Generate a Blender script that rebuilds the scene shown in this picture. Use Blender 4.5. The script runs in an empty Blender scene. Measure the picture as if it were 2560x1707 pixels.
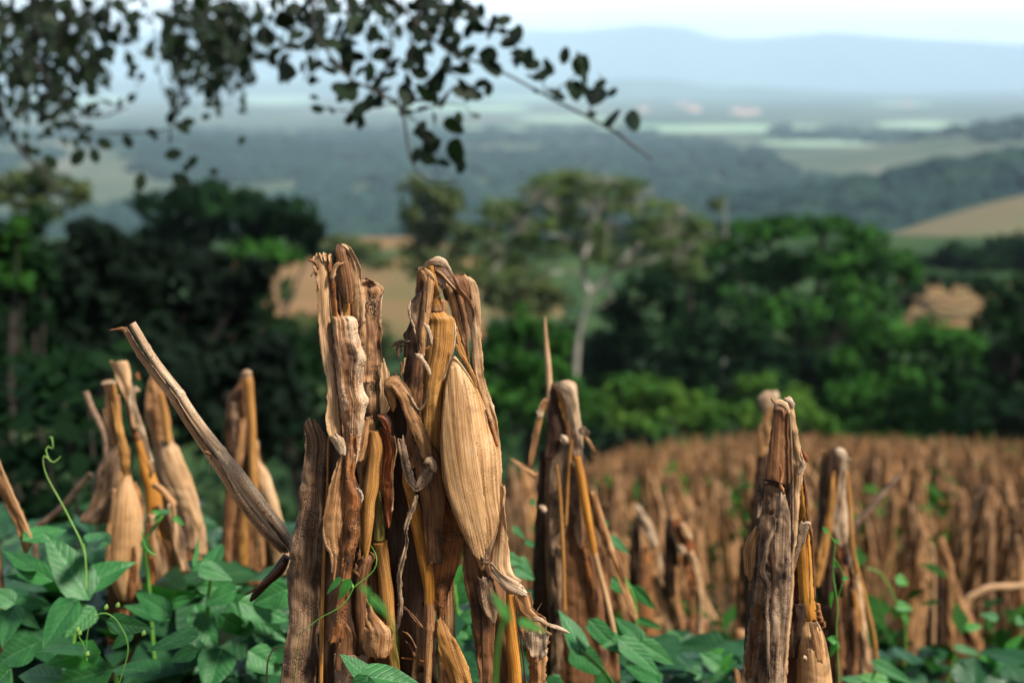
import bpy, math, random
from mathutils import Vector, noise
import numpy as np

sc = bpy.context.scene
COL = sc.collection
R = math.radians
V = Vector

# ---------------------------------------------------------------- camera
CAM = V((0.0, 0.0, 1.35))
PITCH = R(10.41)
cam = bpy.data.cameras.new('camera'); camo = bpy.data.objects.new('camera', cam); COL.objects.link(camo)
camo.location = CAM; camo.rotation_euler = (R(90) - PITCH, 0, 0)
cam.lens = 50; cam.sensor_width = 36; cam.clip_start = 0.05; cam.clip_end = 90000
cam.dof.use_dof = True; cam.dof.focus_distance = 1.53; cam.dof.aperture_fstop = 4.0
cam.dof.aperture_blades = 9
sc.camera = camo
# ---------------------------------------------------------------- world and sun
SUN_EL, SUN_AZ = R(49), R(124)      # azimuth clockwise from +Y: to the right and a little behind the camera
w = bpy.data.worlds.new("World"); sc.world = w; w.use_nodes = True
nt = w.node_tree; bg = nt.nodes['Background']
sky = nt.nodes.new('ShaderNodeTexSky'); sky.sky_type = 'NISHITA'; sky.sun_disc = False
sky.sun_elevation = SUN_EL; sky.sun_rotation = SUN_AZ; sky.air_density = 1.0; sky.dust_density = 2.0
# thin bright cloud over the blue: noise in the sky's own direction
tc = nt.nodes.new('ShaderNodeTexCoord'); mp = nt.nodes.new('ShaderNodeMapping'); mp.inputs['Scale'].default_value = (1, 1, 5)
nz = nt.nodes.new('ShaderNodeTexNoise'); nz.inputs['Scale'].default_value = 2.0; nz.inputs['Detail'].default_value = 5
rp = nt.nodes.new('ShaderNodeValToRGB'); rp.color_ramp.elements[0].position = 0.3; rp.color_ramp.elements[1].position = 0.7
rp.color_ramp.elements[0].color = (.62, .62, .62, 1); rp.color_ramp.elements[1].color = (.95, .95, .95, 1)
mx = nt.nodes.new('ShaderNodeMixRGB')
# the cloud sheet is brightest low down; overhead it is darkened to cut ambient light
sz = nt.nodes.new('ShaderNodeSeparateXYZ'); nt.links.new(tc.outputs['Generated'], sz.inputs[0])
cr_ = nt.nodes.new('ShaderNodeValToRGB'); cr_.color_ramp.elements[0].position = 0.0; cr_.color_ramp.elements[1].position = .26
cr_.color_ramp.elements[0].color = (1, 1, 1, 1); cr_.color_ramp.elements[1].color = (.032, .044, .064, 1); nt.links.new(sz.outputs['Z'], cr_.inputs['Fac'])
cm = nt.nodes.new('ShaderNodeMixRGB'); cm.blend_type = 'MULTIPLY'; cm.inputs['Fac'].default_value = 1; cm.inputs['Color1'].default_value = (44, 45, 47, 1)
nt.links.new(cr_.outputs['Color'], cm.inputs['Color2']); nt.links.new(cm.outputs['Color'], mx.inputs['Color2'])
nt.links.new(tc.outputs['Generated'], mp.inputs['Vector']); nt.links.new(mp.outputs['Vector'], nz.inputs['Vector'])
nt.links.new(nz.outputs['Fac'], rp.inputs['Fac']); nt.links.new(rp.outputs['Color'], mx.inputs['Fac'])
nt.links.new(sky.outputs['Color'], mx.inputs['Color1']); nt.links.new(mx.outputs['Color'], bg.inputs['Color'])
bg.inputs['Strength'].default_value = 0.05
sun = bpy.data.lights.new('sun', 'SUN'); sun.energy = 4.8; sun.angle = R(9); sun.color = (1, .92, .81)
so = bpy.data.objects.new('sun', sun); COL.objects.link(so)
so.rotation_euler = (R(90) - SUN_EL, 0, math.pi - SUN_AZ)
so.rotation_mode = 'XYZ'
sd = V((math.sin(SUN_AZ) * math.cos(SUN_EL), math.cos(SUN_AZ) * math.cos(SUN_EL), math.sin(SUN_EL)))
so.rotation_euler = sd.to_track_quat('Z', 'Y').to_euler()
sc.view_settings.view_transform = 'Standard'; sc.view_settings.look = 'None'
sc.view_settings.exposure = .97; sc.view_settings.gamma = 1
cy = sc.cycles
cy.max_bounces = 6; cy.diffuse_bounces = 3; cy.glossy_bounces = 2; cy.transmission_bounces = 3
cy.transparent_max_bounces = 4; cy.volume_bounces = 3; cy.use_denoising = True
cy.caustics_reflective = False; cy.caustics_refractive = False

# ---------------------------------------------------------------- pixel -> point (photo pixels, 2560 wide)
F = 50 / 36 * 2560
fw = V((0, math.cos(PITCH), -math.sin(PITCH))); up = V((0, math.sin(PITCH), math.cos(PITCH)))
def at(sx, sy, D):
    d = fw + V((1, 0, 0)) * ((sx - 1280) / F) + up * ((853.5 - sy) / F)
    return CAM + d * (D / d.y)
class Z:
    def __init__(s, ox, oy, k): s.ox, s.oy, s.k = ox, oy, k
    def __call__(s, X, Y, D): return at(s.ox + X / s.k, s.oy + Y / s.k, D)
ZS = Z(0, 0, 1); ZA = Z(700, 580, 2.8); ZB = Z(650, 1100, 2.58375); ZC = Z(0, 760, 2.45); ZD = Z(0, 1200, 3.0921)
ZE = Z(1280, 900, 1.9435); ZG = Z(1780, 900, 1.9436); ZH = Z(0, 0, 2.45); ZI = Z(600, 0, 2.138)
ZT = Z(740, 600, 3.4077); ZU = Z(960, 600, 3.4088); ZW = Z(1820, 960, 2.1)
def terrain(x, y): return float(heights(np.array([x], float), np.array([y], float))[0])
PY = np.array([-60, 0, 20, 40, 50, 65, 85, 120, 190, 235, 300, 500, 1000, 1400, 90000.])
PZ = np.array([12, 0, -4.75, -9.6, -14, -19, -20.5, -22, -23, -23.8, -38, -75, -150, -152, -152.])
def heights(x, y):
    z = np.interp(y, PY, PZ)
    k = np.clip((y - 8) / 32, 0, 1) * np.clip((110 - y) / 60, 0, 1)
    l = np.clip(6 - x, 0, None); r = np.clip(x - 6, 0, None)
    z = z - k * np.minimum(.045 * l * l, 5) - k * np.minimum(.006 * r * r, 3)
    g = lambda cx, cy_, sx, sy, h: h * np.exp(-.5 * ((x - cx) / sx) ** 2 - .5 * ((y - cy_) / sy) ** 2)
    z = z + g(175, 430, 55, 70, 30) + g(640, 1150, 330, 260, 100) + g(1150, 2400, 380, 300, 95) + g(-900, 2600, 500, 500, 35)
    far = np.clip((y - 250) / 800, 0, 1)
    z = z + far * 3 * np.sin(x / 180 + 1) * np.sin(y / 240)
    return z

# ---------------------------------------------------------------- object helpers
def tag(o, label=None, cat=None, group=None, kind=None):
    if label: o['label'] = label
    if cat: o['category'] = cat
    if group: o['group'] = group
    if kind: o['kind'] = kind
    return o
def empty(name, loc, label=None, cat=None, group=None):
    o = bpy.data.objects.new(name, None); COL.objects.link(o); o.location = loc; o.empty_display_size = .1
    return tag(o, label, cat, group)
def grounded(x, y): return V((x, y, terrain(x, y)))
class MB:
    def __init__(s): s.v = []; s.f = []; s.uv = []; s.m = []
    def grid(s, P, UV, m=0, close=False):
        b = len(s.v); n = len(P[0])
        for r, q in zip(P, UV): s.v += [tuple(p) for p in r]; s.uv += q
        for i in range(len(P) - 1):
            for j in range(n if close else n - 1):
                k = (j + 1) % n
                s.f.append((b + i * n + j, b + i * n + k, b + (i + 1) * n + k, b + (i + 1) * n + j)); s.m.append(m)
    def poly(s, pts, uvs=None, m=0):
        b = len(s.v); s.v += [tuple(p) for p in pts]; s.uv += uvs or [(p[0], p[1]) for p in pts]
        s.f.append(tuple(range(b, b + len(pts)))); s.m.append(m)
    def mesh(s, name, mats, smooth=True, org=V((0, 0, 0))):
        me = bpy.data.meshes.new(name)
        vv = np.array(s.v, dtype=np.float32) - np.array(org, dtype=np.float32)
        me.from_pydata(vv.tolist(), [], s.f)
        for m in mats: me.materials.append(m)
        if len(mats) > 1: me.polygons.foreach_set('material_index', s.m)
        me.polygons.foreach_set('use_smooth', [smooth] * len(s.f))
        ul = me.uv_layers.new(name='UVMap')
        li = np.empty(len(me.loops), dtype=np.int32); me.loops.foreach_get('vertex_index', li)
        ul.data.foreach_set('uv', np.array(s.uv, dtype=np.float32)[li].ravel())
        me.update(); return me
    def build(s, name, mats, parent=None, smooth=True, solid=0):
        if not isinstance(mats, (list, tuple)): mats = [mats]
        org = parent_loc(parent)
        o = bpy.data.objects.new(name, s.mesh(name, mats, smooth, org)); COL.objects.link(o)
        if parent: o.parent = parent
        if solid:
            md = o.modifiers.new('thickness', 'SOLIDIFY'); md.thickness = solid; md.offset = 0
        return o
def parent_loc(p):
    t = V((0, 0, 0))
    while p: t += p.location; p = p.parent
    return t
def cr(P, t):     # catmull-rom through rows P at parameter t in 0..len-1
    n = len(P); i = min(int(t), n - 2); f = t - i
    a, b, c, d = P[max(i - 1, 0)], P[i], P[i + 1], P[min(i + 2, n - 1)]
    return 0.5 * ((2 * b) + (c - a) * f + (2 * a - 5 * b + 4 * c - d) * f * f + (3 * b - a - 3 * c + d) * f ** 3)
def nz3(x, y, z): return noise.noise(V((x, y, z)))
def sheet(mb, L, Rr, arc=60, tilt=0, nu=10, step=.004, seed=0, wr=.0012, wave=.0, rag=.0013, m=0, nrm=V((0, -1, 0)), endrag=.003, groove=0, pl=None, af=.62):
    """A curved dry leaf between a left and a right edge (lists of points): arc bows it towards nrm, 180 closes it to a tube."""
    n = len(L)
    cum = [0]
    for i in range(1, n): cum.append(cum[-1] + max(1e-5, ((L[i] + Rr[i]) / 2 - (L[i - 1] + Rr[i - 1]) / 2).length))
    tot = cum[-1]; ns = max(3, int(tot / step)); A = R(abs(arc)); sg = 1 if arc >= 0 else -1
    P = []; U = []; closed = abs(arc) >= 179
    if not closed: A *= af
    if pl is None: pl = .0006 if not closed else .0003
    for k in range(ns + 1):
        l = tot * k / ns; i = 0
        while i < n - 2 and cum[i + 1] < l: i += 1
        t = i + (l - cum[i]) / (cum[i + 1] - cum[i])
        a, b = cr(L, t), cr(Rr, t); c = (a + b) / 2; h = (b - a) / 2; w = h.length or 1e-5; ax = h / w
        nn = nrm - ax * nrm.dot(ax); nn.normalize()
        if not closed and rag:
            a0 = rag * (nz3(l * 140, seed, 1) + .8 * nz3(l * 420, seed, 7)); b0 = rag * (nz3(l * 140, seed, 5) + .8 * nz3(l * 420, seed, 9))
        else: a0 = b0 = 0
        row = []; uv = []
        tan = (cr(L, min(t + .05, n - 1)) + cr(Rr, min(t + .05, n - 1)) - cr(L, max(t - .05, 0)) - cr(Rr, max(t - .05, 0)))
        if tan.length: tan.normalize()
        for j in range(nu if closed else nu + 1):
            s = -1 + 2 * j / nu
            th = A * s
            if A < .02: x, z = s, 0
            elif A <= math.pi / 2: x, z = math.sin(th) / math.sin(A), (math.cos(th) - math.cos(A)) / math.sin(A)
            else: x, z = math.sin(th), math.cos(th)
            p = c + ax * (x * w + (a0 if s < -.98 else 0) + (b0 if s > .98 else 0)) + nn * (sg * z * w + tilt * s * w)
            d = wr * (nz3(s * w * 110 + seed * 3.1, l * 22, seed) * 1.2 + .5 * nz3(s * w * 300, l * 60, seed + 4))
            d += wr * .5 * (1 - 3 * abs(nz3(l * 48 + 9, s * w * 60 + seed, seed * .3))) + wr * .3 * (1 - 3 * abs(nz3(l * 120, s * w * 150, seed + 6)))
            if wave: d += wave * (.35 + abs(s) ** 2) * nz3(l * 28, s * 1.3, seed * 1.7 + 3) * 1.6
            d += pl * (1 - abs(2 * abs(nz3(s * w * 75 + seed * 5.3, l * 5, seed + 8)) * 2 - 1)) + pl * .8 * nz3(s * w * 260, l * 8, seed + 2)
            if groove: d -= groove * math.exp(-(s / .12) ** 2)
            p += nn * (d * (1 if not closed else .6))
            if endrag and (k == 0 or k == ns) and not closed: p += tan * (endrag * nz3(s * w * 400, seed, k) * 2)
            row.append(p); uv.append((s * w + seed * .137, l + seed * .71))
        P.append(row); U.append(uv)
    mb.grid(P, U, m, closed)
def strip(mb, Zm, D, rows, **kw):
    """rows: (y, xl, xr[, dd]) in the map's pixels, D metres away; dd moves that row back."""
    L = [Zm(r[1], r[0], D + (r[3] if len(r) > 3 else 0)) for r in rows]
    Q = [Zm(r[2], r[0], D + (r[3] if len(r) > 3 else 0)) for r in rows]
    sheet(mb, L, Q, **kw)
def edge(mb, Zm, D, le, re, **kw):
    n = max(len(le), len(re))
    g = lambda e: [Zm(p[0], p[1], D + (p[2] if len(p) > 2 else 0)) for p in e]
    L, Q = g(le), g(re)
    def rs(P): return P if len(P) == n else [cr(P, (len(P) - 1) * i / (n - 1)) for i in range(n)]
    sheet(mb, rs(L), rs(Q), **kw)
def band(mb, Zm, D, pts, **kw):
    """pts: centre line (x, y, halfwidth[, dd]) in the map's pixels."""
    L = []; Q = []
    for i, p in enumerate(pts):
        a = pts[max(i - 1, 0)]; b = pts[min(i + 1, len(pts) - 1)]
        tx, ty = b[0] - a[0], b[1] - a[1]; l = math.hypot(tx, ty) or 1; px, py = ty / l * p[2], -tx / l * p[2]
        d = D + (p[3] if len(p) > 3 else 0)
        L.append(Zm(p[0] - px, p[1] - py, d)); Q.append(Zm(p[0] + px, p[1] + py, d))
    sheet(mb, L, Q, **kw)
def even(pts, rad):
    """split segments much longer than their neighbours so that the spline does not overshoot"""
    ln = [max(1e-6, (b - a).length) for a, b in zip(pts, pts[1:])]; P = [pts[0]]; Q = [rad[0]]
    for i, l in enumerate(ln):
        nb = min([ln[j] for j in (i - 1, i + 1) if 0 <= j < len(ln)] or [l])
        k = min(12, max(1, int(math.ceil(l / (2.2 * nb))))) if l > 2.5 * nb else 1
        for j in range(1, k + 1):
            f = (j / k) ** (1.0); P.append(pts[i] + (pts[i + 1] - pts[i]) * f); Q.append(rad[i] + (rad[i + 1] - rad[i]) * f)
    return P, Q
def tube(mb, pts, rad, ns=10, step=.01, seed=0, wr=0, m=0, flute=0, nodes=()):
    rad = list(rad)[:len(pts)]; pts, rad = even(pts, rad)
    n = len(pts); cum = [0]
    for i in range(1, n): cum.append(cum[-1] + max(1e-6, (pts[i] - pts[i - 1]).length))
    tot = cum[-1]; k_ = max(2, int(tot / step)); P = []; U = []; ref = V((.3, -1, .2))
    ls = [tot * k / k_ for k in range(k_ + 1)]
    for q in nodes:
        ls += [q * tot - .004, q * tot - .0015, q * tot + .0015, q * tot + .004]
    for l in sorted(x for x in ls if 0 <= x <= tot):
        i = 0
        while i < n - 2 and cum[i + 1] < l: i += 1
        t = i + (l - cum[i]) / (cum[i + 1] - cum[i])
        c = cr(pts, t); rr = [V((x, 0, 0)) for x in rad]; r = abs(cr(rr, t).x)
        for q in nodes:
            if abs(l - q * tot) < .003: r *= 1.14
        tn = cr(pts, min(t + .02, n - 1)) - cr(pts, max(t - .02, 0)); tn.normalize()
        a = ref.cross(tn); a.normalize(); b = tn.cross(a)
        row = []; uv = []
        for j in range(ns):
            th = 2 * math.pi * j / ns
            q = r * (1 + flute * math.cos(th * 3)) + wr * nz3(math.cos(th) * 2, math.sin(th) * 2, l * 40 + seed)
            row.append(c + (a * math.cos(th) + b * math.sin(th)) * q); uv.append((th / 6.283 * r * 5 + seed * .13, l + seed * .7))
        P.append(row); U.append(uv)
    mb.grid(P, U, m, True)
    if k_ >= 1:
        for row in (P[0], P[-1]):
            c = sum(row, V((0, 0, 0))) / len(row)
            b = len(mb.v); mb.v += [tuple(p) for p in row] + [tuple(c)]; mb.uv += [(0, 0)] * (len(row) + 1)
            for j in range(len(row)): mb.f.append((b + j, b + (j + 1) % len(row), b + len(row))); mb.m.append(m)
def ztube(mb, Zm, D, pts, **kw):
    """pts (x, y, radius[, dd]) in map pixels."""
    P = [Zm(p[0], p[1], D + (p[3] if len(p) > 3 else 0)) for p in pts]
    tube(mb, P, [p[2] / Zm.k * D / F for p in pts], **kw)

# ---------------------------------------------------------------- materials
def newmat(name):
    m = bpy.data.materials.new(name); m.use_nodes = True
    nt = m.node_tree; p = nt.nodes['Principled BSDF']; return m, nt, p
def N(nt, t, **kw):
    n = nt.nodes.new(t)
    for k, v in kw.items():
        if k in n.inputs: n.inputs[k].default_value = v
        else: setattr(n, k, v)
    return n
def ramp(nt, fac, stops):
    r = nt.nodes.new('ShaderNodeValToRGB'); e = r.color_ramp.elements
    while len(e) < len(stops): e.new(.5)
    for q, (p, c) in zip(e, stops):
        q.position = p; q.color = (*c, 1) if len(c) == 3 else c
    nt.links.new(fac, r.inputs['Fac']); return r.outputs['Color']
def mix(nt, a, b, f, mode='MIX'):
    n = nt.nodes.new('ShaderNodeMixRGB'); n.blend_type = mode
    for s, v in ((n.inputs['Color1'], a), (n.inputs['Color2'], b), (n.inputs['Fac'], f)):
        if hasattr(v, 'node'): nt.links.new(v, s)
        elif isinstance(v, (int, float)): s.default_value = v
        else: s.default_value = (*v, 1)
    return n.outputs['Color']
def uvnoise(nt, scale, uv, detail=3, sc=1.0, rough=.55):
    mp = nt.nodes.new('ShaderNodeMapping'); mp.inputs['Scale'].default_value = (*scale, 1)
    nt.links.new(uv, mp.inputs['Vector'])
    n = nt.nodes.new('ShaderNodeTexNoise'); n.inputs['Scale'].default_value = sc; n.inputs['Detail'].default_value = detail; n.inputs['Roughness'].default_value = rough
    nt.links.new(mp.outputs['Vector'], n.inputs['Vector']); return n.outputs['Fac']
def husk(name, mid, light, dark, blotch=.35, bcol=(.05, .03, .02), spots=0.0, fibre=1.0, rough=.6, vary=.0, fs=850, bleach=.04, side=0):
    """Dry maize leaf: fibres along the leaf, pale and dark patches, mould specks."""
    m, nt, p = newmat(name)
    tc = nt.nodes.new('ShaderNodeTexCoord'); uv = tc.outputs['UV']
    f1 = uvnoise(nt, (fs, 9), uv, 2); f2 = uvnoise(nt, (fs * .085, 12), uv, 4, rough=.65); f3 = uvnoise(nt, (45, 16), uv, 4)
    c = ramp(nt, f2, [(.36, dark), (.52, mid), (.70, light)])
    c = mix(nt, c, ramp(nt, f1, [(.34, tuple(x * .3 for x in mid)), (.48, mid), (.62, tuple(min(1, x * 1.3) for x in light))]), .45 * fibre)
    b = ramp(nt, f3, [(.645 - blotch * .27, (0, 0, 0)), (.72 - blotch * .27, (1, 1, 1))])
    bf = nt.nodes.new('ShaderNodeMath'); bf.operation = 'MULTIPLY'; nt.links.new(b, bf.inputs[0]); bf.inputs[1].default_value = min(.9, .45 + blotch)
    c = mix(nt, c, bcol, bf.outputs[0])
    f4 = uvnoise(nt, (38, 15), uv, 4, rough=.72)
    if side:      # one half paler: bleached patches and a white highlight put into the colour
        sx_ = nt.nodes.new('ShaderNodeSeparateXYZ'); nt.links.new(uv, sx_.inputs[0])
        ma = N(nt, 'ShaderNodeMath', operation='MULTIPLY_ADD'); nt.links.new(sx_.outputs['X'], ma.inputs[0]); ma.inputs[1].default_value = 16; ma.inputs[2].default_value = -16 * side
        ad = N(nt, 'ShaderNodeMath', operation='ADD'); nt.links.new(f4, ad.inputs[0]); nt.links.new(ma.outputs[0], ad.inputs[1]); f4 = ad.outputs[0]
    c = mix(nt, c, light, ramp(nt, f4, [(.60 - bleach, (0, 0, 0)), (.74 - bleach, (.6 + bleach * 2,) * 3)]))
    if spots:
        s1 = uvnoise(nt, (900, 420), uv, 4, rough=.75); s2 = uvnoise(nt, (40, 30), uv, 2)
        s = ramp(nt, s1, [(.60 - spots * .14, (0, 0, 0)), (.66 - spots * .1, (1, 1, 1))])
        s = mix(nt, (0, 0, 0), s, ramp(nt, s2, [(.38, (0, 0, 0)), (.6, (1, 1, 1))]))
        c = mix(nt, c, (.02, .012, .01), s)
    if vary:
        oi = nt.nodes.new('ShaderNodeObjectInfo')
        gp = nt.nodes.new('ShaderNodeNewGeometry'); gn = N(nt, 'ShaderNodeTexNoise', Scale=1.9, Detail=2); nt.links.new(gp.outputs['Position'], gn.inputs['Vector'])
        c = mix(nt, c, ramp(nt, gn.outputs['Fac'], [(.35, (.5, .46, .44)), (.5, (1, .95, .9)), (.65, (1.35, 1.25, 1.1))]), vary, 'MULTIPLY')
        c = mix(nt, c, ramp(nt, oi.outputs['Random'], [(0, (.55, .5, .48)), (.5, (1, .95, .9)), (1, (1.25, 1.1, .85))]), vary, 'MULTIPLY')
    c = mix(nt, c, (.78, .73, .68), 1, 'MULTIPLY')
    nt.links.new(c, p.inputs['Base Color']); p.inputs['Roughness'].default_value = rough
    p.inputs['Specular IOR Level'].default_value = .3
    bp = nt.nodes.new('ShaderNodeBump'); bp.inputs['Strength'].default_value = .6; bp.inputs['Distance'].default_value = .0012
    h = mix(nt, f1, f2, .5); nt.links.new(h, bp.inputs['Height']); nt.links.new(bp.outputs['Normal'], p.inputs['Normal'])
    tr = nt.nodes.new('ShaderNodeBsdfTranslucent'); nt.links.new(c, tr.inputs['Color'])
    ms = nt.nodes.new('ShaderNodeMixShader'); ms.inputs[0].default_value = .12
    out = nt.nodes['Material Output']
    nt.links.new(p.outputs[0], ms.inputs[1]); nt.links.new(tr.outputs[0], ms.inputs[2]); nt.links.new(ms.outputs[0], out.inputs['Surface'])
    return m
M = {}
M['pale'] = husk('pale_husk', (.54, .33, .16), (.78, .58, .38), (.24, .115, .045), .12, (.12, .07, .04), .35)
M['white'] = husk('bleached_husk', (.56, .38, .23), (.86, .74, .60), (.24, .12, .05), .22, (.12, .06, .03), .7)
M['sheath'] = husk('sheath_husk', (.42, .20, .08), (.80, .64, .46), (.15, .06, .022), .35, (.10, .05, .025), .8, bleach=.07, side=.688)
M['tan'] = husk('tan_husk', (.38, .19, .075), (.60, .38, .19), (.13, .055, .02), .25, (.07, .04, .02), .5)
M['gold'] = husk('golden_husk', (.46, .22, .05), (.62, .38, .14), (.18, .07, .015), .22, (.12, .05, .02), .4)
M['orange'] = husk('orange_stem', (.52, .22, .025), (.66, .36, .09), (.22, .085, .012), .2, (.14, .05, .02), .2)
M['ear'] = husk('ear_husk', (.50, .29, .12), (.70, .48, .27), (.22, .105, .04), .2, (.20, .10, .04), .3, fibre=1.1, fs=1000)
M['brown'] = husk('brown_husk', (.19, .085, .035), (.38, .20, .09), (.055, .024, .010), .35, (.03, .016, .01), .5)
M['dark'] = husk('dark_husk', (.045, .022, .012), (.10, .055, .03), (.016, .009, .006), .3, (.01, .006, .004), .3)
M['rust'] = husk('rust_husk', (.40, .15, .04), (.54, .28, .12), (.14, .045, .014), .30, (.05, .022, .014), 1.25)
M['mould'] = husk('mouldy_husk', (.27, .165, .095), (.48, .34, .22), (.07, .038, .02), .5, (.05, .034, .025), 1.0)
M['grey'] = husk('grey_husk', (.30, .20, .125), (.56, .43, .30), (.09, .052, .03), .40, (.05, .035, .03), .9)
M['mottled'] = husk('mottled_husk', (.55, .30, .14), (.72, .50, .30), (.30, .13, .05), .26, (.07, .03, .016), 1.4)
M['redleaf'] = husk('red_brown_husk', (.26, .07, .02), (.45, .17, .05), (.09, .025, .01), .35, (.03, .015, .01), .5)
M['green_stalk'] = husk('green_stalk', (.20, .19, .04), (.42, .34, .10), (.08, .07, .015), .2, (.06, .05, .01), .2)
M['field'] = husk('field_husk', (.35, .215, .105), (.60, .42, .25), (.10, .058, .03), .35, (.05, .024, .014), 0, vary=.7, fs=200)
M['fieldgold'] = husk('field_gold', (.42, .22, .08), (.58, .36, .18), (.2, .09, .03), .2, (.09, .045, .02), 0, vary=.6, fs=200)

def leafmat(name, col, col2, vein=(.12, .25, .08), rough=.42, trans=.25, spec=.38, vary=.35):
    m, nt, p = newmat(name)
    tc = nt.nodes.new('ShaderNodeTexCoord'); uv = tc.outputs['UV']
    n1 = uvnoise(nt, (3.2, 3.2), uv, 4)
    c = ramp(nt, n1, [(.3, col), (.7, col2)])
    # veins: |u| carries the midrib, side veins from a skewed wave
    sx = nt.nodes.new('ShaderNodeSeparateXYZ'); nt.links.new(uv, sx.inputs[0])
    ab = N(nt, 'ShaderNodeMath', operation='ABSOLUTE'); nt.links.new(sx.outputs['X'], ab.inputs[0])
    a1 = N(nt, 'ShaderNodeMath', operation='MULTIPLY'); nt.links.new(ab.outputs[0], a1.inputs[0]); a1.inputs[1].default_value = .75
    su = N(nt, 'ShaderNodeMath', operation='SUBTRACT'); nt.links.new(sx.outputs['Y'], su.inputs[0]); nt.links.new(a1.outputs[0], su.inputs[1])
    mu = N(nt, 'ShaderNodeMath', operation='MULTIPLY'); nt.links.new(su.outputs[0], mu.inputs[0]); mu.inputs[1].default_value = 7.0
    fr = N(nt, 'ShaderNodeMath', operation='FRACT'); nt.links.new(mu.outputs[0], fr.inputs[0])
    pp = N(nt, 'ShaderNodeMath', operation='PINGPONG'); nt.links.new(fr.outputs[0], pp.inputs[0]); pp.inputs[1].default_value = .5
    vs = ramp(nt, pp.outputs[0], [(0.0, (1, 1, 1)), (.07, (0, 0, 0))])
    mr = ramp(nt, ab.outputs[0], [(0.0, (1, 1, 1)), (.035, (0, 0, 0))])
    vv = mix(nt, vs, mr, 1, 'LIGHTEN') if False else mix(nt, vs, mr, .999, 'ADD')
    c = mix(nt, c, vein, mix(nt, (0, 0, 0), vv, .45))
    oi = nt.nodes.new('ShaderNodeObjectInfo')
    c = mix(nt, c, ramp(nt, oi.outputs['Random'], [(0, (.6, .7, .7)), (1, (1.25, 1.2, .9))]), vary, 'MULTIPLY')
    nt.links.new(c, p.inputs['Base Color']); p.inputs['Roughness'].default_value = rough; p.inputs['Specular IOR Level'].default_value = spec
    hh = ramp(nt, pp.outputs[0], [(0, (0, 0, 0)), (.22, (1, 1, 1))])
    hh = mix(nt, hh, ramp(nt, ab.outputs[0], [(0, (0, 0, 0)), (.12, (1, 1, 1))]), .5)
    hh = mix(nt, hh, uvnoise(nt, (30, 30), uv, 3), .3)
    bp = nt.nodes.new('ShaderNodeBump'); bp.inputs['Strength'].default_value = .6; bp.inputs['Distance'].default_value = .002
    nt.links.new(hh, bp.inputs['Height']); nt.links.new(bp.outputs['Normal'], p.inputs['Normal'])
    tr = nt.nodes.new('ShaderNodeBsdfTranslucent'); nt.links.new(mix(nt, c, (1.2, 1.9, .5), 1, 'MULTIPLY'), tr.inputs['Color'])
    ms = nt.nodes.new('ShaderNodeMixShader'); ms.inputs[0].default_value = trans
    out = nt.nodes['Material Output']
    nt.links.new(p.outputs[0], ms.inputs[1]); nt.links.new(tr.outputs[0], ms.inputs[2]); nt.links.new(ms.outputs[0], out.inputs['Surface'])
    return m
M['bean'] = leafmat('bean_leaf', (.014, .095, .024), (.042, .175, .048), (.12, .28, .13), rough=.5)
M['bean2'] = leafmat('young_bean_leaf', (.03, .16, .03), (.06, .24, .04), (.10, .30, .06), trans=.35)
def plain(name, col, col2=None, scale=20, rough=.7, coord='Object', spec=.3, detail=4, bump=0, trans=0):
    m, nt, p = newmat(name)
    tc = nt.nodes.new('ShaderNodeTexCoord'); n = N(nt, 'ShaderNodeTexNoise', Scale=scale, Detail=detail)
    nt.links.new(tc.outputs[coord], n.inputs['Vector'])
    c = ramp(nt, n.outputs['Fac'], [(.35, col), (.65, col2 or col)])
    nt.links.new(c, p.inputs['Base Color']); p.inputs['Roughness'].default_value = rough; p.inputs['Specular IOR Level'].default_value = spec
    if bump:
        bp = nt.nodes.new('ShaderNodeBump'); bp.inputs['Distance'].default_value = bump; nt.links.new(n.outputs['Fac'], bp.inputs['Height']); nt.links.new(bp.outputs['Normal'], p.inputs['Normal'])
    if trans:
        tr = nt.nodes.new('ShaderNodeBsdfTranslucent'); nt.links.new(mix(nt, c, (1.2, 1.6, .6), 1, 'MULTIPLY'), tr.inputs['Color'])
        ms = nt.nodes.new('ShaderNodeMixShader'); ms.inputs[0].default_value = trans
        nt.links.new(p.outputs[0], ms.inputs[1]); nt.links.new(tr.outputs[0], ms.inputs[2]); nt.links.new(ms.outputs[0], nt.nodes['Material Output'].inputs['Surface'])
    return m
M['vine'] = plain('vine_stem', (.06, .19, .025), (.10, .25, .04), 60, .5)
M['tendril'] = plain('tendril_stem', (.13, .28, .05), (.20, .34, .08), 60, .5)
M['twigdry'] = plain('dry_twig', (.10, .06, .035), (.22, .14, .09), 80)
M['bark'] = plain('bark', (.018, .016, .012), (.05, .042, .033), 12, .9, bump=.01)
M['darktwig'] = plain('dark_twig', (.012, .011, .009), (.035, .03, .024), 30)
M['palebark'] = plain('pale_bark', (.17, .17, .14), (.27, .26, .21), 1.5, .9)
def foliage(name, c1, c2, scale=.6, trans=.2): return plain(name, c1, c2, scale, .8, trans=trans, spec=.08)
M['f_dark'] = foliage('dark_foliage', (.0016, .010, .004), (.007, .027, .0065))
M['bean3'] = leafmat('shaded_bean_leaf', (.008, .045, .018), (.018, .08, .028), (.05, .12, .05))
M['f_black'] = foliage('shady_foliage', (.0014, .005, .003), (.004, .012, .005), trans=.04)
M['f_green'] = foliage('green_foliage', (.004, .022, .005), (.032, .110, .014))  # stretched contrast: brighter patches put top-lit leaves into the colour
M['f_bright'] = foliage('bright_foliage', (.02, .075, .012), (.07, .14, .02))
M['f_olive'] = foliage('olive_foliage', (.025, .045, .018), (.08, .10, .035))
M['f_yellow'] = foliage('yellow_foliage', (.12, .15, .04), (.24, .22, .04))
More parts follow.
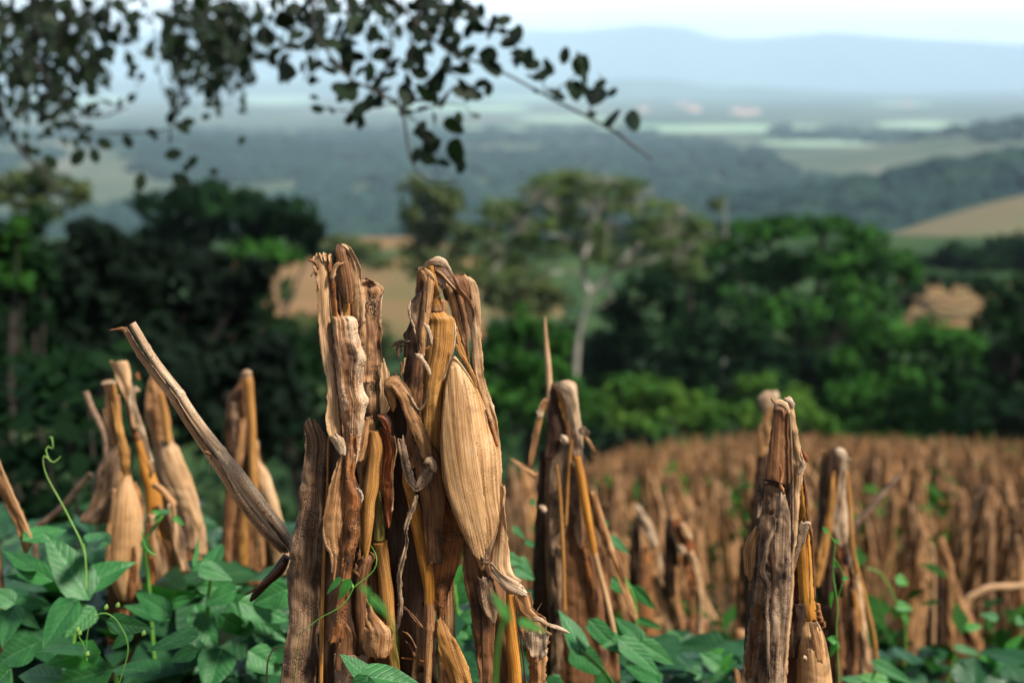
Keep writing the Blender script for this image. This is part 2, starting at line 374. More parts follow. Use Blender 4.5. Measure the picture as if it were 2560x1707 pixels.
M['f_airy'] = foliage('airy_foliage', (.04, .085, .035), (.12, .17, .05), .7)
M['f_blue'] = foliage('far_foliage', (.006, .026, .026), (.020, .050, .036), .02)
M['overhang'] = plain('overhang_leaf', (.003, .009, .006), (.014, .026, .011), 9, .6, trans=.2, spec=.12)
# ================================================================ the land
def soil(name, cols, scale, stretch=(1, 1, 1), bump=.0):
    m, nt, p = newmat(name)
    tc = nt.nodes.new('ShaderNodeTexCoord'); mp = nt.nodes.new('ShaderNodeMapping'); mp.inputs['Scale'].default_value = stretch
    n = N(nt, 'ShaderNodeTexNoise', Scale=scale, Detail=6, Roughness=.62)
    nt.links.new(tc.outputs['Object'], mp.inputs['Vector']); nt.links.new(mp.outputs['Vector'], n.inputs['Vector'])
    k = len(cols); c = ramp(nt, n.outputs['Fac'], [(.3 + .4 * i / (k - 1), c) for i, c in enumerate(cols)])
    nt.links.new(c, p.inputs['Base Color']); p.inputs['Roughness'].default_value = .9; p.inputs['Specular IOR Level'].default_value = .1
    if bump:
        b = nt.nodes.new('ShaderNodeBump'); b.inputs['Distance'].default_value = bump; nt.links.new(n.outputs['Fac'], b.inputs['Height']); nt.links.new(b.outputs['Normal'], p.inputs['Normal'])
    return m
M['soil'] = soil('field_soil', [(.03, .05, .015), (.09, .055, .03), (.16, .095, .05)], 1.3)
M['ploughed'] = soil('ploughed_soil', [(.085, .09, .035), (.17, .10, .045), (.21, .13, .06)], .035)
M['grass'] = soil('grass_land', [(.008, .02, .008), (.02, .05, .015), (.05, .08, .025)], .08)
M['tanhill'] = soil('dry_hill_grass', [(.11, .12, .06), (.15, .125, .075), (.12, .125, .065)], .02)
M['plain'] = soil('valley_land', [(.015, .04, .022), (.03, .06, .03), (.08, .10, .065), (.17, .15, .12)], .0022, (1, .55, 1))
M['cropf'] = soil('pale_crop', [(.18, .30, .20), (.28, .38, .26)], .003)
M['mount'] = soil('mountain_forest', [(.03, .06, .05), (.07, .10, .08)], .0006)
# polar grid about a point behind the camera so that it is fine near and coarse far
rs = [.6]
while rs[-1] < 28000: rs.append(rs[-1] * 1.045 + .12)
NA = 150; angs = [R(-72 + 144 * j / NA) for j in range(NA + 1)]
rr, aa = np.meshgrid(np.array(rs), np.array(angs), indexing='ij')
X = rr * np.sin(aa); Y = rr * np.cos(aa) - 12
Zg = heights(X, Y)
Zg = Zg + np.where(Y < 60, .03 * np.sin(X * 7.8) * np.clip(1 - Y / 60, 0, 1), 0)
vs = np.stack([X.ravel(), Y.ravel(), Zg.ravel()], 1)
fs, mi = [], []
nc = NA + 1
for i in range(len(rs) - 1):
    for j in range(NA):
        fs.append((i * nc + j, i * nc + j + 1, (i + 1) * nc + j + 1, (i + 1) * nc + j))
        x = X[i, j]; y = Y[i, j]; wob = 10 * nz3(x * .03, y * .03, 2)
        if y < 62: k = 0 if (x > -3 or y < 14) else 2
        elif y < 126: k = 2
        elif y < 245:
            v = wob * .35; t = x / y + v * .004
            k = 1 if (-.205 < t < -.02 and y < 192 + v) or (-.14 < t < -.05 and y > 200 + v) or (abs(t) < .03 and 136 < y < 162) or (.27 < t < .35 and 136 < y + v < 170) else 2
        elif y < 250: k = 2
        elif 300 < y < 540 and x > 95 + wob * .5: k = 3
        else: k = 4
        mi.append(k)
me = bpy.data.meshes.new('ground'); me.from_pydata(vs.tolist(), [], fs)
for k in ('soil', 'ploughed', 'grass', 'tanhill', 'plain'): me.materials.append(M[k])
me.polygons.foreach_set('material_index', mi); me.polygons.foreach_set('use_smooth', [True] * len(fs)); me.update()
g = bpy.data.objects.new('ground', me); COL.objects.link(g); tag(g, kind='structure')
g['label'] = 'sloping maize hillside falling to a wide farmed valley plain'

# pale crop fields on the plain, each a thin raised sheet
def cropfield(sx0, sx1, syt, syb, k=0):
    zt = -149.0
    P = []
    for i in range(13):
        f = i / 12; sx = sx0 + (sx1 - sx0) * f
        e = math.sin(f * math.pi) ** .4
        mid = (syt + syb) / 2; h = (syb - syt) / 2 * (.3 + .7 * e)
        row = []
        for s in (-1, 1):
            sy = mid + s * h + 3 * nz3(f * 3, s, k)
            d = at(sx, sy, 1) - CAM; t = (zt - CAM.z) / d.z; row.append(CAM + d * t)
        P.append(row)
    mb = MB(); mb.grid(P, [[(0, 0), (0, 1)]] * 13)
    return mb
for k, a in enumerate([(905, 1490, 318, 350), (1290, 1560, 290, 306), (600, 780, 236, 262), (60, 330, 238, 262), (1490, 2110, 312, 332),
                       (2190, 2420, 303, 322), (960, 1330, 262, 280), (1180, 1480, 238, 252), (1540, 1760, 350, 362), (2180, 2330, 258, 266), (1000, 1240, 217, 226), (1900, 2200, 352, 366), (40, 420, 205, 216)]):
    o = cropfield(*a, k=k).build('crop_field', M['cropf']); tag(o, kind='structure')
# mountains at the far side
def mountain(name, D, prof, depth, seed, mat):
    pts = prof; P = []; U = []
    n = 140
    for i in range(n + 1):
        sx = -2300 + 7200 * i / n
        sy = np.interp(sx, [p[0] for p in pts], [p[1] for p in pts]) + 5 * nz3(sx * .008, seed, 0) + 3 * nz3(sx * .03, seed, 1)
        top = at(sx, sy, D); row = []; uv = []
        for j in range(9):
            f = j / 8; q = f ** .8
            y = D - depth * q; x = top.x * y / D
            z = top.z + (-153 - top.z) * q + (1 - abs(2 * f - 1)) * 90 * nz3(x / 1500, y / 900, seed)
            row.append(V((x, y, z)))
            uv.append((x, y))
        back = V((top.x * 1.08, D * 1.08, -153)); P.append([back] + row); U.append([(0, 0)] + uv)
    mb = MB(); mb.grid(P, U); o = mb.build(name, mat); tag(o, kind='structure'); return o
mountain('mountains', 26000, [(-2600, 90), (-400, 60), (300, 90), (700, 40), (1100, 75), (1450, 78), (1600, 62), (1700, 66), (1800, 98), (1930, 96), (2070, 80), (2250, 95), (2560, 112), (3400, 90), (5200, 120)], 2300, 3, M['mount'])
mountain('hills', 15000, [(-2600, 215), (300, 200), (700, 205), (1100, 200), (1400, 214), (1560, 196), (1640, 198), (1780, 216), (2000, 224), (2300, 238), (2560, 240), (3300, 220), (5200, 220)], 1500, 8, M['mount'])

# the far-off wood: clumps over the plain and the ridges
rnd = random.Random(11)
def ico():
    t = (1 + 5 ** .5) / 2
    v = [V(p).normalized() for p in ((-1, t, 0), (1, t, 0), (-1, -t, 0), (1, -t, 0), (0, -1, t), (0, 1, t), (0, -1, -t), (0, 1, -t), (t, 0, -1), (t, 0, 1), (-t, 0, -1), (-t, 0, 1))]
    f = [(0, 11, 5), (0, 5, 1), (0, 1, 7), (0, 7, 10), (0, 10, 11), (1, 5, 9), (5, 11, 4), (11, 10, 2), (10, 7, 6), (7, 1, 8), (3, 9, 4), (3, 4, 2), (3, 2, 6), (3, 6, 8), (3, 8, 9), (4, 9, 5), (2, 4, 11), (6, 2, 10), (8, 6, 7), (9, 8, 1)]
    nf = []; cache = {}
    def md(a, b):
        k = (min(a, b), max(a, b))
        if k not in cache: cache[k] = len(v); v.append(((v[a] + v[b]) / 2).normalized())
        return cache[k]
    for a, b, c in f:
        x, y, z = md(a, b), md(b, c), md(c, a); nf += [(a, x, z), (b, y, x), (c, z, y), (x, y, z)]
    return v, nf
IV, IF = ico(); IVn = np.array([tuple(p) for p in IV]); IFn = np.array(IF)
def wood(name, spots, mat):
    VV = []; FF = []; b = 0
    for (x, y, z, r, h) in spots:
        jit = 1 + .28 * np.array([rnd.uniform(-1, 1) for _ in range(len(IVn))])
        v = IVn * jit[:, None] * np.array([r, r, h]) + np.array([x, y, z]); VV.append(v); FF.append(IFn + b); b += len(v)
    me = bpy.data.meshes.new(name); me.from_pydata(np.concatenate(VV).tolist(), [], np.concatenate(FF).tolist()); me.materials.append(mat)
    me.polygons.foreach_set('use_smooth', [False] * len(me.polygons)); me.update()
    o = bpy.data.objects.new(name, me); COL.objects.link(o); return o
sp = []
while len(sp) < 7000:
    y = 520 * (4200 / 520) ** rnd.random(); x = y * rnd.uniform(-.5, .5)
    f = nz3(x / 420, y / 700, 5) + .35 * nz3(x / 120, y / 200, 6)
    if 620 < y < 1800 and x > y * .16: f += .35
    if f < (-.34 if y < 1900 else -.08): continue
    r = rnd.uniform(9, 20) * (1 + y / 5000); h = rnd.uniform(6, 12) * (1 + y / 7000)
    sp.append((x, y, terrain(x, y) + h * .35, r, h))
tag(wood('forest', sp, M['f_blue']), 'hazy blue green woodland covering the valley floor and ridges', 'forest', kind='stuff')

# ---------------------------------------------------------------- trees
def cards(mb, c, rx, ry, rz, n, size, rnd, m=0, flat=.5):
    """n small leaf-clump faces through an uneven ellipsoid, thicker near its skin."""
    sd = rnd.random() * 50
    for _ in range(n):
        d = V((rnd.gauss(0, 1), rnd.gauss(0, 1), rnd.gauss(0, 1))).normalized()
        k = (rnd.random() ** .38) * (1 + .35 * nz3(d.x * 2.2 + sd, d.y * 2.2, d.z * 2.2))
        p = c + V((d.x * rx, d.y * ry, d.z * rz)) * k
        nn = (d + V((rnd.gauss(0, .6), rnd.gauss(0, .6), rnd.gauss(0, .6) + flat))).normalized()
        a = nn.orthogonal().normalized(); a.rotate(__import__('mathutils').Quaternion(nn, rnd.uniform(0, 6.28))); b = nn.cross(a)
        s = size * rnd.uniform(.5, 1.3); q = s * rnd.uniform(.4, .7)
        mb.poly([p - a * s, p - a * s * .2 + b * q + nn * q * .3, p + a * s * .9 + b * q * .3, p + a * s * .5 - b * q * .8 + nn * q * .2], m=m)
def px2m(px, D): return px * D / F
def tree(name, label, D, blobs, mat, trunk=None, tr=.18, bark='bark', dens=1.0, size=.22, seed=0, group='trees beyond the field', cat='tree', dd=.6, limbs=True):
    """blobs (sx, sy, rx, ry) in photo pixels; trunk: list of (sx, sy)."""
    rnd = random.Random(seed)
    cx = sum(b[0] for b in blobs) / len(blobs); c0 = at(cx, 900, D); base = grounded(c0.x, c0.y)
    if trunk: q = at(trunk[0][0], trunk[0][1], D); base = grounded(q.x, q.y)
    root = empty(name, base, label, cat, group)
    mb = MB(); cs = []
    for (sx, sy, rx, ry) in blobs:
        c = at(sx, sy, D + rnd.uniform(-1, 1) * px2m(rx, D) * dd); X_, Z_ = px2m(rx, D), px2m(ry, D); cs.append((c, X_, Z_))
        area = X_ * Z_ + X_ * X_ * .5
        n = int(dens * 7.5 * area / (size * size)); n = max(60, min(n, 5200))
        subs = 5
        cards(mb, c, X_ * .85, X_ * .8, Z_ * .85, n // 2, size, rnd)
        for _ in range(subs):
            o = V((rnd.uniform(-.75, .75) * X_, rnd.uniform(-.7, .7) * X_, rnd.uniform(-.5, .75) * Z_))
            cards(mb, c + o, X_ * .42, X_ * .42, Z_ * .45, n // 8, size, rnd)
    mb.build('crown', M[mat], root, smooth=False)
    t = MB()
    if trunk:
        pts = [base - V((0, 0, .3))] + [at(p[0], p[1], D) for p in trunk]
        if pts[1].z < base.z + .1: pts.pop(1)
    else:
        top = max(cs, key=lambda q: q[0].z)[0]; m_ = (base + top) / 2; m_.x += rnd.uniform(-.3, .3)
        pts = [base - V((0, 0, .3)), m_, top]
    n = len(pts); tube(t, pts, [tr * (1 - .65 * i / (n - 1)) for i in range(n)], ns=8, step=.5, wr=tr * .15, seed=seed)
    if limbs:
        for c, X_, Z_ in cs:
            a = min(pts[1:], key=lambda p: (p - c).length + (0 if p.z < c.z else 4)); m_ = (a + c) / 2 + V((0, 0, -.1 * (a - c).length))
            tube(t, [a, m_, c], [tr * .45, tr * .3, tr * .1], ns=6, step=.6, wr=tr * .08, seed=seed)
    t.build('trunk', M[bark], root)
    return root
G1 = 'trees beyond the field'
tree('broadleaf_tree', 'round dark green tree rising behind the black thicket, left of the brown field', 58,
     [(410, 520, 90, 55), (510, 500, 110, 50), (620, 515, 120, 50), (720, 530, 90, 55), (765, 570, 50, 65), (560, 560, 130, 60), (440, 600, 110, 60), (680, 580, 110, 60), (780, 610, 30, 40)], 'f_dark', tr=.35, size=.32, seed=1)
tree('shrub', 'fresh green bush under the round dark tree at the brown field edge', 50, [(640, 625, 80, 40), (720, 645, 60, 30), (590, 640, 50, 25)], 'f_green', tr=.12, size=.25, seed=2, cat='bush', group='bushes around the field')
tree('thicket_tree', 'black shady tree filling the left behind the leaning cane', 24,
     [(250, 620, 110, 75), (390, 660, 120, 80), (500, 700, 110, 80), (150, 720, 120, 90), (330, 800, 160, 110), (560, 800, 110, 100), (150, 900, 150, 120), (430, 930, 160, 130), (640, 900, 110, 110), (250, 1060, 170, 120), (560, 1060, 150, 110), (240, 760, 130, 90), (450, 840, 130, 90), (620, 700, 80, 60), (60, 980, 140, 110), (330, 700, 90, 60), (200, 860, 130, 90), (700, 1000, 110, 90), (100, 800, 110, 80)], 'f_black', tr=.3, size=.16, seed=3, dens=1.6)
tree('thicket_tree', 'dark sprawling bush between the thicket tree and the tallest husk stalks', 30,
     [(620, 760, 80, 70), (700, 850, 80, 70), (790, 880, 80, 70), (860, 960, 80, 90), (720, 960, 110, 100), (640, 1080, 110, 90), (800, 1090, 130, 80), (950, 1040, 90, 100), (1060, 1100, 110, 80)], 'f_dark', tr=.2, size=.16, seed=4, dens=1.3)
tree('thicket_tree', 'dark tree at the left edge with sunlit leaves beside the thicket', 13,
     [(20, 590, 70, 60), (75, 640, 65, 60), (40, 720, 80, 80), (110, 690, 40, 50), (20, 840, 90, 90), (-60, 700, 90, 120), (90, 780, 70, 60), (80, 900, 90, 80), (30, 650, 90, 70), (0, 780, 90, 80), (70, 560, 60, 40), (20, 950, 110, 90), (140, 960, 90, 90)], 'f_dark', tr=.05, size=.07, seed=5, dens=.8)
tree('shrub', 'few bright green leafy shoots at the left edge in front of the dark tree', 11.5, [(45, 560, 22, 28), (45, 610, 28, 40), (10, 680, 26, 30), (60, 700, 30, 30)], 'f_green', tr=.03, size=.06, seed=25, dens=.5, cat='bush', group='bushes around the field')
tree('olive_tree', 'brownish olive loose tree at the upper left under the overhanging twigs', 33,
     [(50, 450, 60, 35), (120, 450, 70, 40), (180, 490, 60, 35), (70, 500, 60, 40), (10, 470, 40, 50), (130, 530, 50, 30)], 'f_olive', tr=.07, size=.15, seed=6, dens=.8)
tree('olive_tree', 'tall narrow olive tree behind the hooded maize plant', 105,
     [(1040, 470, 50, 30), (1090, 490, 70, 40), (1130, 520, 50, 30), (1040, 530, 55, 35), (1110, 570, 70, 35), (1050, 600, 60, 45), (1150, 630, 45, 35), (1040, 660, 65, 45), (1100, 690, 60, 35), (1180, 590, 35, 30)], 'f_olive', tr=.3, size=.42, seed=7)
rp_ = random.Random(8); bl = []
while len(bl) < 150:
    a_ = rp_.uniform(-1, 1); sx = 1470 + 275 * a_; hi = 440 + 95 * a_ * a_ + 10 * math.sin(a_ * 9); lo = 640 + 50 * abs(a_) + 20 * math.sin(a_ * 7)
    sy = hi + (lo - hi) * rp_.random() ** (1.5 if abs(a_) < .5 else 1.0)
    k_ = rp_.uniform(.6, 1.25); bl.append((sx, sy, 42 * k_, 17 * k_))
PD = 62
r = tree('pale_tree', 'wide airy grey-green tree with slim pale forked trunk', PD, bl, 'f_airy', trunk=[(1436, 960), (1440, 900), (1446, 840), (1462, 780), (1478, 730)], tr=.21, bark='palebark', dens=.42, size=.10, seed=8, limbs=False)
mb = MB(); tips = []
for pts, r0 in (([(1478, 735), (1462, 690), (1458, 640), (1440, 590), (1400, 540), (1350, 500)], .15), ([(1478, 735), (1512, 700), (1545, 665), (1600, 620), (1680, 570), (1710, 530)], .14),
                ([(1462, 690), (1420, 680), (1370, 678), (1310, 670), (1260, 640)], .07), ([(1458, 640), (1480, 580), (1500, 520), (1510, 450)], .09), ([(1545, 665), (1520, 610), (1515, 560), (1570, 500), (1630, 480)], .08),
                ([(1545, 665), (1620, 650), (1700, 610), (1740, 590)], .07), ([(1440, 590), (1380, 590), (1310, 560), (1270, 530)], .05), ([(1512, 700), (1530, 740), (1500, 770), (1480, 765)], .05), ([(1480, 580), (1430, 520), (1420, 460)], .05), ([(1600, 620), (1620, 560), (1600, 500)], .05)):
    P = [at(p[0] + rp_.uniform(-6, 6), p[1] + rp_.uniform(-6, 6), PD + rp_.uniform(-1, 1)) for p in pts]; tips += P[2:]
    tube(mb, P, [r0 * (1 - .75 * i / (len(P) - 1)) for i in range(len(P))], ns=7, step=.3, wr=.02)
for b_ in bl + bl:
    e_ = at(b_[0] + rp_.uniform(-25, 25), b_[1] + rp_.uniform(-12, 12), PD + rp_.uniform(-1.5, 1.5)); a_ = min(tips, key=lambda p: (p - e_).length)
    m_ = (a_ + e_) / 2 + V((rp_.uniform(-.15, .15), 0, rp_.uniform(-.1, .2))); tube(mb, [a_, m_, e_], [.03, .02, .008], ns=4, step=.3)
    for _ in range(3): tube(mb, [m_, m_ + V((rp_.uniform(-.6, .6), rp_.uniform(-.4, .4), rp_.uniform(-.1, .6)))], [.013, .005], ns=3, step=.5)
mb.build('limb', M['palebark'], r)
tree('broadleaf_tree', 'big sunlit domed green tree left of the pinkish hill', 76,
     [(1960, 565, 110, 28), (2060, 565, 110, 28), (1880, 590, 80, 35), (2150, 600, 80, 35), (2230, 650, 75, 38), (2270, 690, 45, 35), (2080, 650, 150, 55), (1930, 670, 130, 60), (1810, 640, 70, 40), (2150, 740, 120, 60), (1960, 780, 130, 80), (1790, 730, 90, 70), (2080, 830, 110, 60)], 'f_green', tr=.4, size=.34, seed=9)
tree('broadleaf_tree', 'green tree under the brown soil patch, right of the big domed tree', 64,
     [(2200, 830, 110, 60), (2300, 840, 80, 50), (2380, 860, 80, 50), (2440, 900, 70, 60), (2300, 940, 140, 70), (2130, 900, 110, 70), (2420, 980, 110, 60), (2120, 990, 120, 60), (2280, 1010, 120, 50)], 'f_green', tr=.3, size=.28, seed=10)
tree('broadleaf_tree', 'dark leafy tree at the right edge below the hills', 50,
     [(2500, 745, 60, 45), (2560, 720, 50, 50), (2470, 800, 60, 45), (2540, 830, 80, 80), (2600, 900, 90, 100), (2500, 930, 80, 80), (2470, 1030, 90, 60), (2570, 1040, 90, 60)], 'f_dark', tr=.3, size=.22, seed=12)
tree('broadleaf_tree', 'deep shady tree right behind the pale forked trunk', 66,
     [(1640, 710, 90, 50), (1560, 770, 80, 60), (1720, 780, 100, 60), (1620, 850, 120, 80), (1800, 850, 120, 80), (1520, 870, 70, 80), (1900, 900, 110, 80), (1700, 930, 120, 70), (2020, 930, 100, 60), (1560, 960, 100, 60), (1720, 680, 70, 40), (1850, 960, 120, 60), (2120, 980, 110, 50)], 'f_dark', tr=.3, size=.3, seed=13)
tree('broadleaf_tree', 'small green tree left of the pale forked trunk', 92,
     [(1200, 690, 55, 40), (1260, 680, 60, 40), (1330, 710, 60, 40), (1300, 760, 80, 40), (1390, 740, 50, 35), (1230, 740, 50, 30)], 'f_olive', tr=.2, size=.34, seed=14)
tree('broadleaf_tree', 'green tree close behind the right side of the husked ear', 34,
     [(1250, 840, 60, 45), (1320, 820, 70, 45), (1385, 860, 55, 50), (1240, 900, 80, 60), (1340, 930, 90, 60), (1410, 980, 60, 60), (1270, 1010, 110, 70), (1390, 1060, 80, 50), (1200, 1090, 110, 60)], 'f_green', tr=.16, size=.15, seed=15)
GB = 'bushes around the field'
tree('bush', 'yellowish green bush at the far field edge below the pale trunk', 49,
     [(1480, 1020, 70, 45), (1560, 965, 75, 40), (1640, 975, 80, 40), (1720, 1010, 80, 45), (1600, 1040, 130, 45), (1750, 1060, 70, 35)], 'f_bright', tr=.12, size=.2, seed=16, group=GB, cat='bush')
tree('bush', 'rounded green bush behind the blurred stalk top at the far field edge', 50,
     [(1890, 965, 65, 35), (1960, 1000, 75, 40), (1850, 1020, 75, 40), (1920, 1050, 100, 40), (2030, 1050, 60, 35)], 'f_bright', tr=.12, size=.2, seed=17, group=GB, cat='bush')
tree('bush', 'low wide bush at the far field edge under the right trees', 52,
     [(2150, 980, 90, 40), (2240, 1000, 90, 40), (2320, 1050, 90, 35), (2120, 1050, 110, 35), (2230, 1075, 110, 30), (2420, 1075, 70, 28)], 'f_green', tr=.12, size=.2, seed=18, group=GB, cat='bush')
tree('broadleaf_tree', 'dark hedge-like tree on the pinkish hill by the right edge', 186,
     [(2250, 655, 70, 20), (2330, 655, 80, 26), (2400, 640, 70, 32), (2450, 650, 90, 32), (2510, 620, 80, 36), (2590, 610, 80, 50), (2570, 660, 110, 26), (2200, 665, 60, 18)], 'f_dark', tr=.6, size=.75, seed=19)
tree('bush', 'lone small bush on the brown field behind the left stalks', 150, [(712, 712, 26, 22), (720, 738, 20, 16)], 'f_green', tr=.15, size=.5, seed=20, group=GB, cat='bush')
tree('bush', 'pale green hedge between the brown field and the tan field', 128, [(860, 600, 50, 20), (910, 620, 50, 22), (860, 650, 60, 22), (940, 660, 40, 20), (810, 640, 40, 20)], 'f_olive', tr=.15, size=.45, seed=21, group=GB, cat='bush')
tree('bush', 'olive hedge at the foot of the brown field above the husk plants', 70, [(740, 800, 70, 22), (830, 810, 70, 22), (910, 830, 60, 30), (960, 860, 50, 40)], 'f_olive', tr=.1, size=.25, seed=22, group=GB, cat='bush')
tree('thin_tree', 'thin pale sapling with a small tuft left of the big domed tree', 90, [(1792, 515, 22, 22), (1780, 600, 40, 30), (1830, 610, 30, 30), (1740, 640, 50, 30)], 'f_olive', trunk=[(1815, 700), (1815, 600), (1812, 500)], tr=.12, bark='palebark', dens=.7, size=.26, seed=23)
# undergrowth on the slopes around the field
rnd = random.Random(31); mb = MB()
for _ in range(2600):
    y = 9 * (115 / 9) ** rnd.random(); x = rnd.uniform(-.62, .55) * y
    lim = -1.2 - .02 * y
    if y < 47 and x > lim: continue
    if y < 110 and nz3(x * .05, y * .05, 3) < -.25: continue
    s = .1 + y * .004; c = V((x, y, terrain(x, y) + s * 2.2))
    cards(mb, c, s * 5, s * 5, s * 3.2, 22, s, rnd)
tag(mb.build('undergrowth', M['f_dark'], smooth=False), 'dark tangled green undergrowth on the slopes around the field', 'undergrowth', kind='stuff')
for k_, (D_, lab, bl) in enumerate([(205, 'distant dark tree clump on the slope left of the big domed tree', [(1330, 606, 60, 20), (1420, 610, 70, 22), (1520, 604, 70, 20), (1620, 610, 60, 22), (1700, 604, 60, 22)]),
        (235, 'distant dark tree row right below the valley woods', [(1100, 572, 60, 14), (1220, 568, 70, 14), (1350, 566, 70, 14), (1480, 568, 80, 14), (1620, 566, 80, 14), (1760, 570, 70, 16), (1900, 572, 70, 16)]),
        (140, 'dark trees hemming the small brown patch at the right', [(2240, 760, 50, 40), (2280, 720, 40, 24), (2180, 700, 50, 40), (2350, 706, 60, 14), (2450, 708, 60, 14), (2520, 730, 40, 40), (2540, 780, 60, 50)])]):
    tree('broadleaf_tree', lab, D_, bl, 'f_dark', tr=.25, size=.7, seed=60 + k_, dens=.8)
# hidden ravine trees that close the gaps below
tree('broadleaf_tree', 'shaded tree low in the gully behind the bushes at the field edge', 72,
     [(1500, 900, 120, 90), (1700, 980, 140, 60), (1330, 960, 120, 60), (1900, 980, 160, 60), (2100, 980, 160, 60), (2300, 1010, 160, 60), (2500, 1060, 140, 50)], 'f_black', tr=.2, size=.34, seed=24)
# far village
hw = plain('house_wall', (.36, .29, .26), (.42, .36, .32), 1); hr = plain('house_roof', (.45, .22, .16), (.5, .3, .22), 1)
for k, (sx, sy) in enumerate([(1608, 279), (1702, 268), (1728, 276), (1740, 281), (1840, 284), (1862, 290), (1886, 286), (2268, 268)]):
    d = at(sx, sy, 1) - CAM; p = CAM + d * ((-151 - CAM.z) / d.z)
    root = empty('farmhouse', p, 'tiny pale house in the hazy village far down on the plain', 'house', 'houses of the far village')
    a, b, h = 26, 14, 12; mb = MB()
    c = [p + V((x * a, y * b, z)) for z in (0, h) for x, y in ((-1, -1), (1, -1), (1, 1), (-1, 1))]
    for q in ((0, 1, 5, 4), (1, 2, 6, 5), (2, 3, 7, 6), (3, 0, 4, 7)): mb.poly([c[i] for i in q])
    mb.build('wall', hw, root, smooth=False)
    mb = MB(); r1, r2 = p + V((-a, 0, h + 9)), p + V((a, 0, h + 9)); e = [q + V((0, 0, .3)) for q in c[4:]]
    mb.poly([e[0], e[1], r2, r1]); mb.poly([e[2], e[3], r1, r2]); mb.poly([e[1], e[2], r2]); mb.poly([e[3], e[0], r1])
    mb.build('roof', hr, root, smooth=False)
# haze: one closed box of even pale air
hz = bpy.data.materials.new('haze'); hz.use_nodes = True; n_ = hz.node_tree
n_.nodes.remove(n_.nodes['Principled BSDF']); pv = n_.nodes.new('ShaderNodeVolumePrincipled')
pv.inputs['Color'].default_value = (.60, .81, 1.0, 1); pv.inputs['Density'].default_value = .00008; pv.inputs['Anisotropy'].default_value = -.15
n_.links.new(pv.outputs[0], n_.nodes['Material Output'].inputs['Volume'])
mb = MB(); x0, x1, y0, y1, z0, z1 = -30000, 30000, -60, 29800, -156, 1120
c = [V((x, y, z)) for z in (z0, z1) for x, y in ((x0, y0), (x1, y0), (x1, y1), (x0, y1))]
for q in ((0, 3, 2, 1), (4, 5, 6, 7), (0, 1, 5, 4), (1, 2, 6, 5), (2, 3, 7, 6), (3, 0, 4, 7)):
    mb.f.append(q); mb.m.append(0)
mb.v = [tuple(p) for p in c]; mb.uv = [(0, 0)] * 8
o = mb.build('haze', hz, smooth=False); tag(o, kind='stuff')
# ================================================================ the maize in focus
GM = 'doubled-over dry maize plants'
def S(parent, name, mat, fn, solid=.0006):
    mb = MB(); fn(mb); return mb.build(name, M[mat], parent, solid=solid)
def st(parent, Zm, D, mat, rows, name='leaf', solid=.0006, **kw):
    mb = MB(); strip(mb, Zm, D, rows, **kw); return mb.build(name, M[mat], parent, solid=solid)
def ed(parent, Zm, D, mat, le, re, name='leaf', solid=.0006, **kw):
    mb = MB(); edge(mb, Zm, D, le, re, **kw); return mb.build(name, M[mat], parent, solid=solid)
def bd(parent, Zm, D, mat, pts, name='leaf', solid=.0006, **kw):
    mb = MB(); band(mb, Zm, D, pts, **kw); return mb.build(name, M[mat], parent, solid=solid)
def tb(parent, Zm, D, mat, pts, name='stalk', **kw):
    mb = MB(); ztube(mb, Zm, D, pts, **kw); return mb.build(name, M[mat], parent)
# ---- the left of the two tall plants
q = ZB(640, 1568, 1.53); root = empty('maize_plant', grounded(q.x, 1.53), 'tall sharp plant of mottled brown husks with ragged split top, left of big ear', 'maize plant', GM)
D = 1.5
def culm(parent, p_top, mat='brown', r=.011, D=None, lean=(0, 0), nodes=(.3, .6, .85)):
    b = parent.location.copy() + V((lean[0], lean[1], -.02)); mb = MB()
    m_ = (b + p_top) / 2 + V((.01, .01, 0)); tube(mb, [b, m_, p_top], [r * 1.1, r, r * .8], ns=12, seed=3, nodes=nodes); return mb.build('stalk', M[mat], parent)
culm(root, ZA(480, 330, 1.535), 'tan', .012)
# long left blade with its groove
st(root, ZA, D, 'pale', [(160, 236, 326), (230, 228, 330), (350, 255, 336), (500, 265, 346), (700, 275, 363), (900, 298, 380), (1050, 328, 394), (1200, 333, 410), (1300, 322, 420), (1420, 345, 430), (1510, 395, 446), (1580, 440, 462), (1625, 462, 474)], arc=38, tilt=-.25, nu=12, seed=1, wave=.0016, endrag=.004, step=.003)
tb(root, ZA, D + .006, 'dark', [(322, 165, 7), (333, 350, 8), (352, 600, 7), (375, 850, 6), (393, 1050, 6), (412, 1250, 6), (425, 1450, 7), (434, 1568, 8)], 'midrib', ns=8)
tb(root, ZA, D + .004, 'orange', [(318, 150, 6), (328, 300, 7), (340, 420, 4)], 'midrib', ns=8)
st(root, ZA, D, 'rust', [(150, 328, 356), (250, 334, 366), (350, 342, 388), (480, 352, 398), (560, 362, 406), (620, 370, 425), (760, 378, 450), (900, 390, 440), (1100, 402, 450)], arc=45, tilt=.3, nu=10, seed=2, wave=.0008, step=.003)
for k, (x, y, x2, y2, h) in enumerate([(250, 215, 205, 196, 12), (285, 165, 276, 148, 5), (312, 165, 318, 148, 7), (345, 175, 352, 160, 8), (242, 240, 228, 300, 10), (258, 330, 270, 400, 6)]):
    bd(root, ZA, D - .002, 'pale' if k else 'brown', [(x + 10, y + 40, h), (x, y, h), (x2, y2, h * .5)], arc=60, nu=5, seed=20 + k, step=.002, wave=.0015)
bd(root, ZA, D - .006, 'pale', [(362, 330, 10), (372, 290, 17), (385, 250, 17), (405, 225, 14), (425, 214, 9)], arc=80, nu=7, seed=4, step=.002)
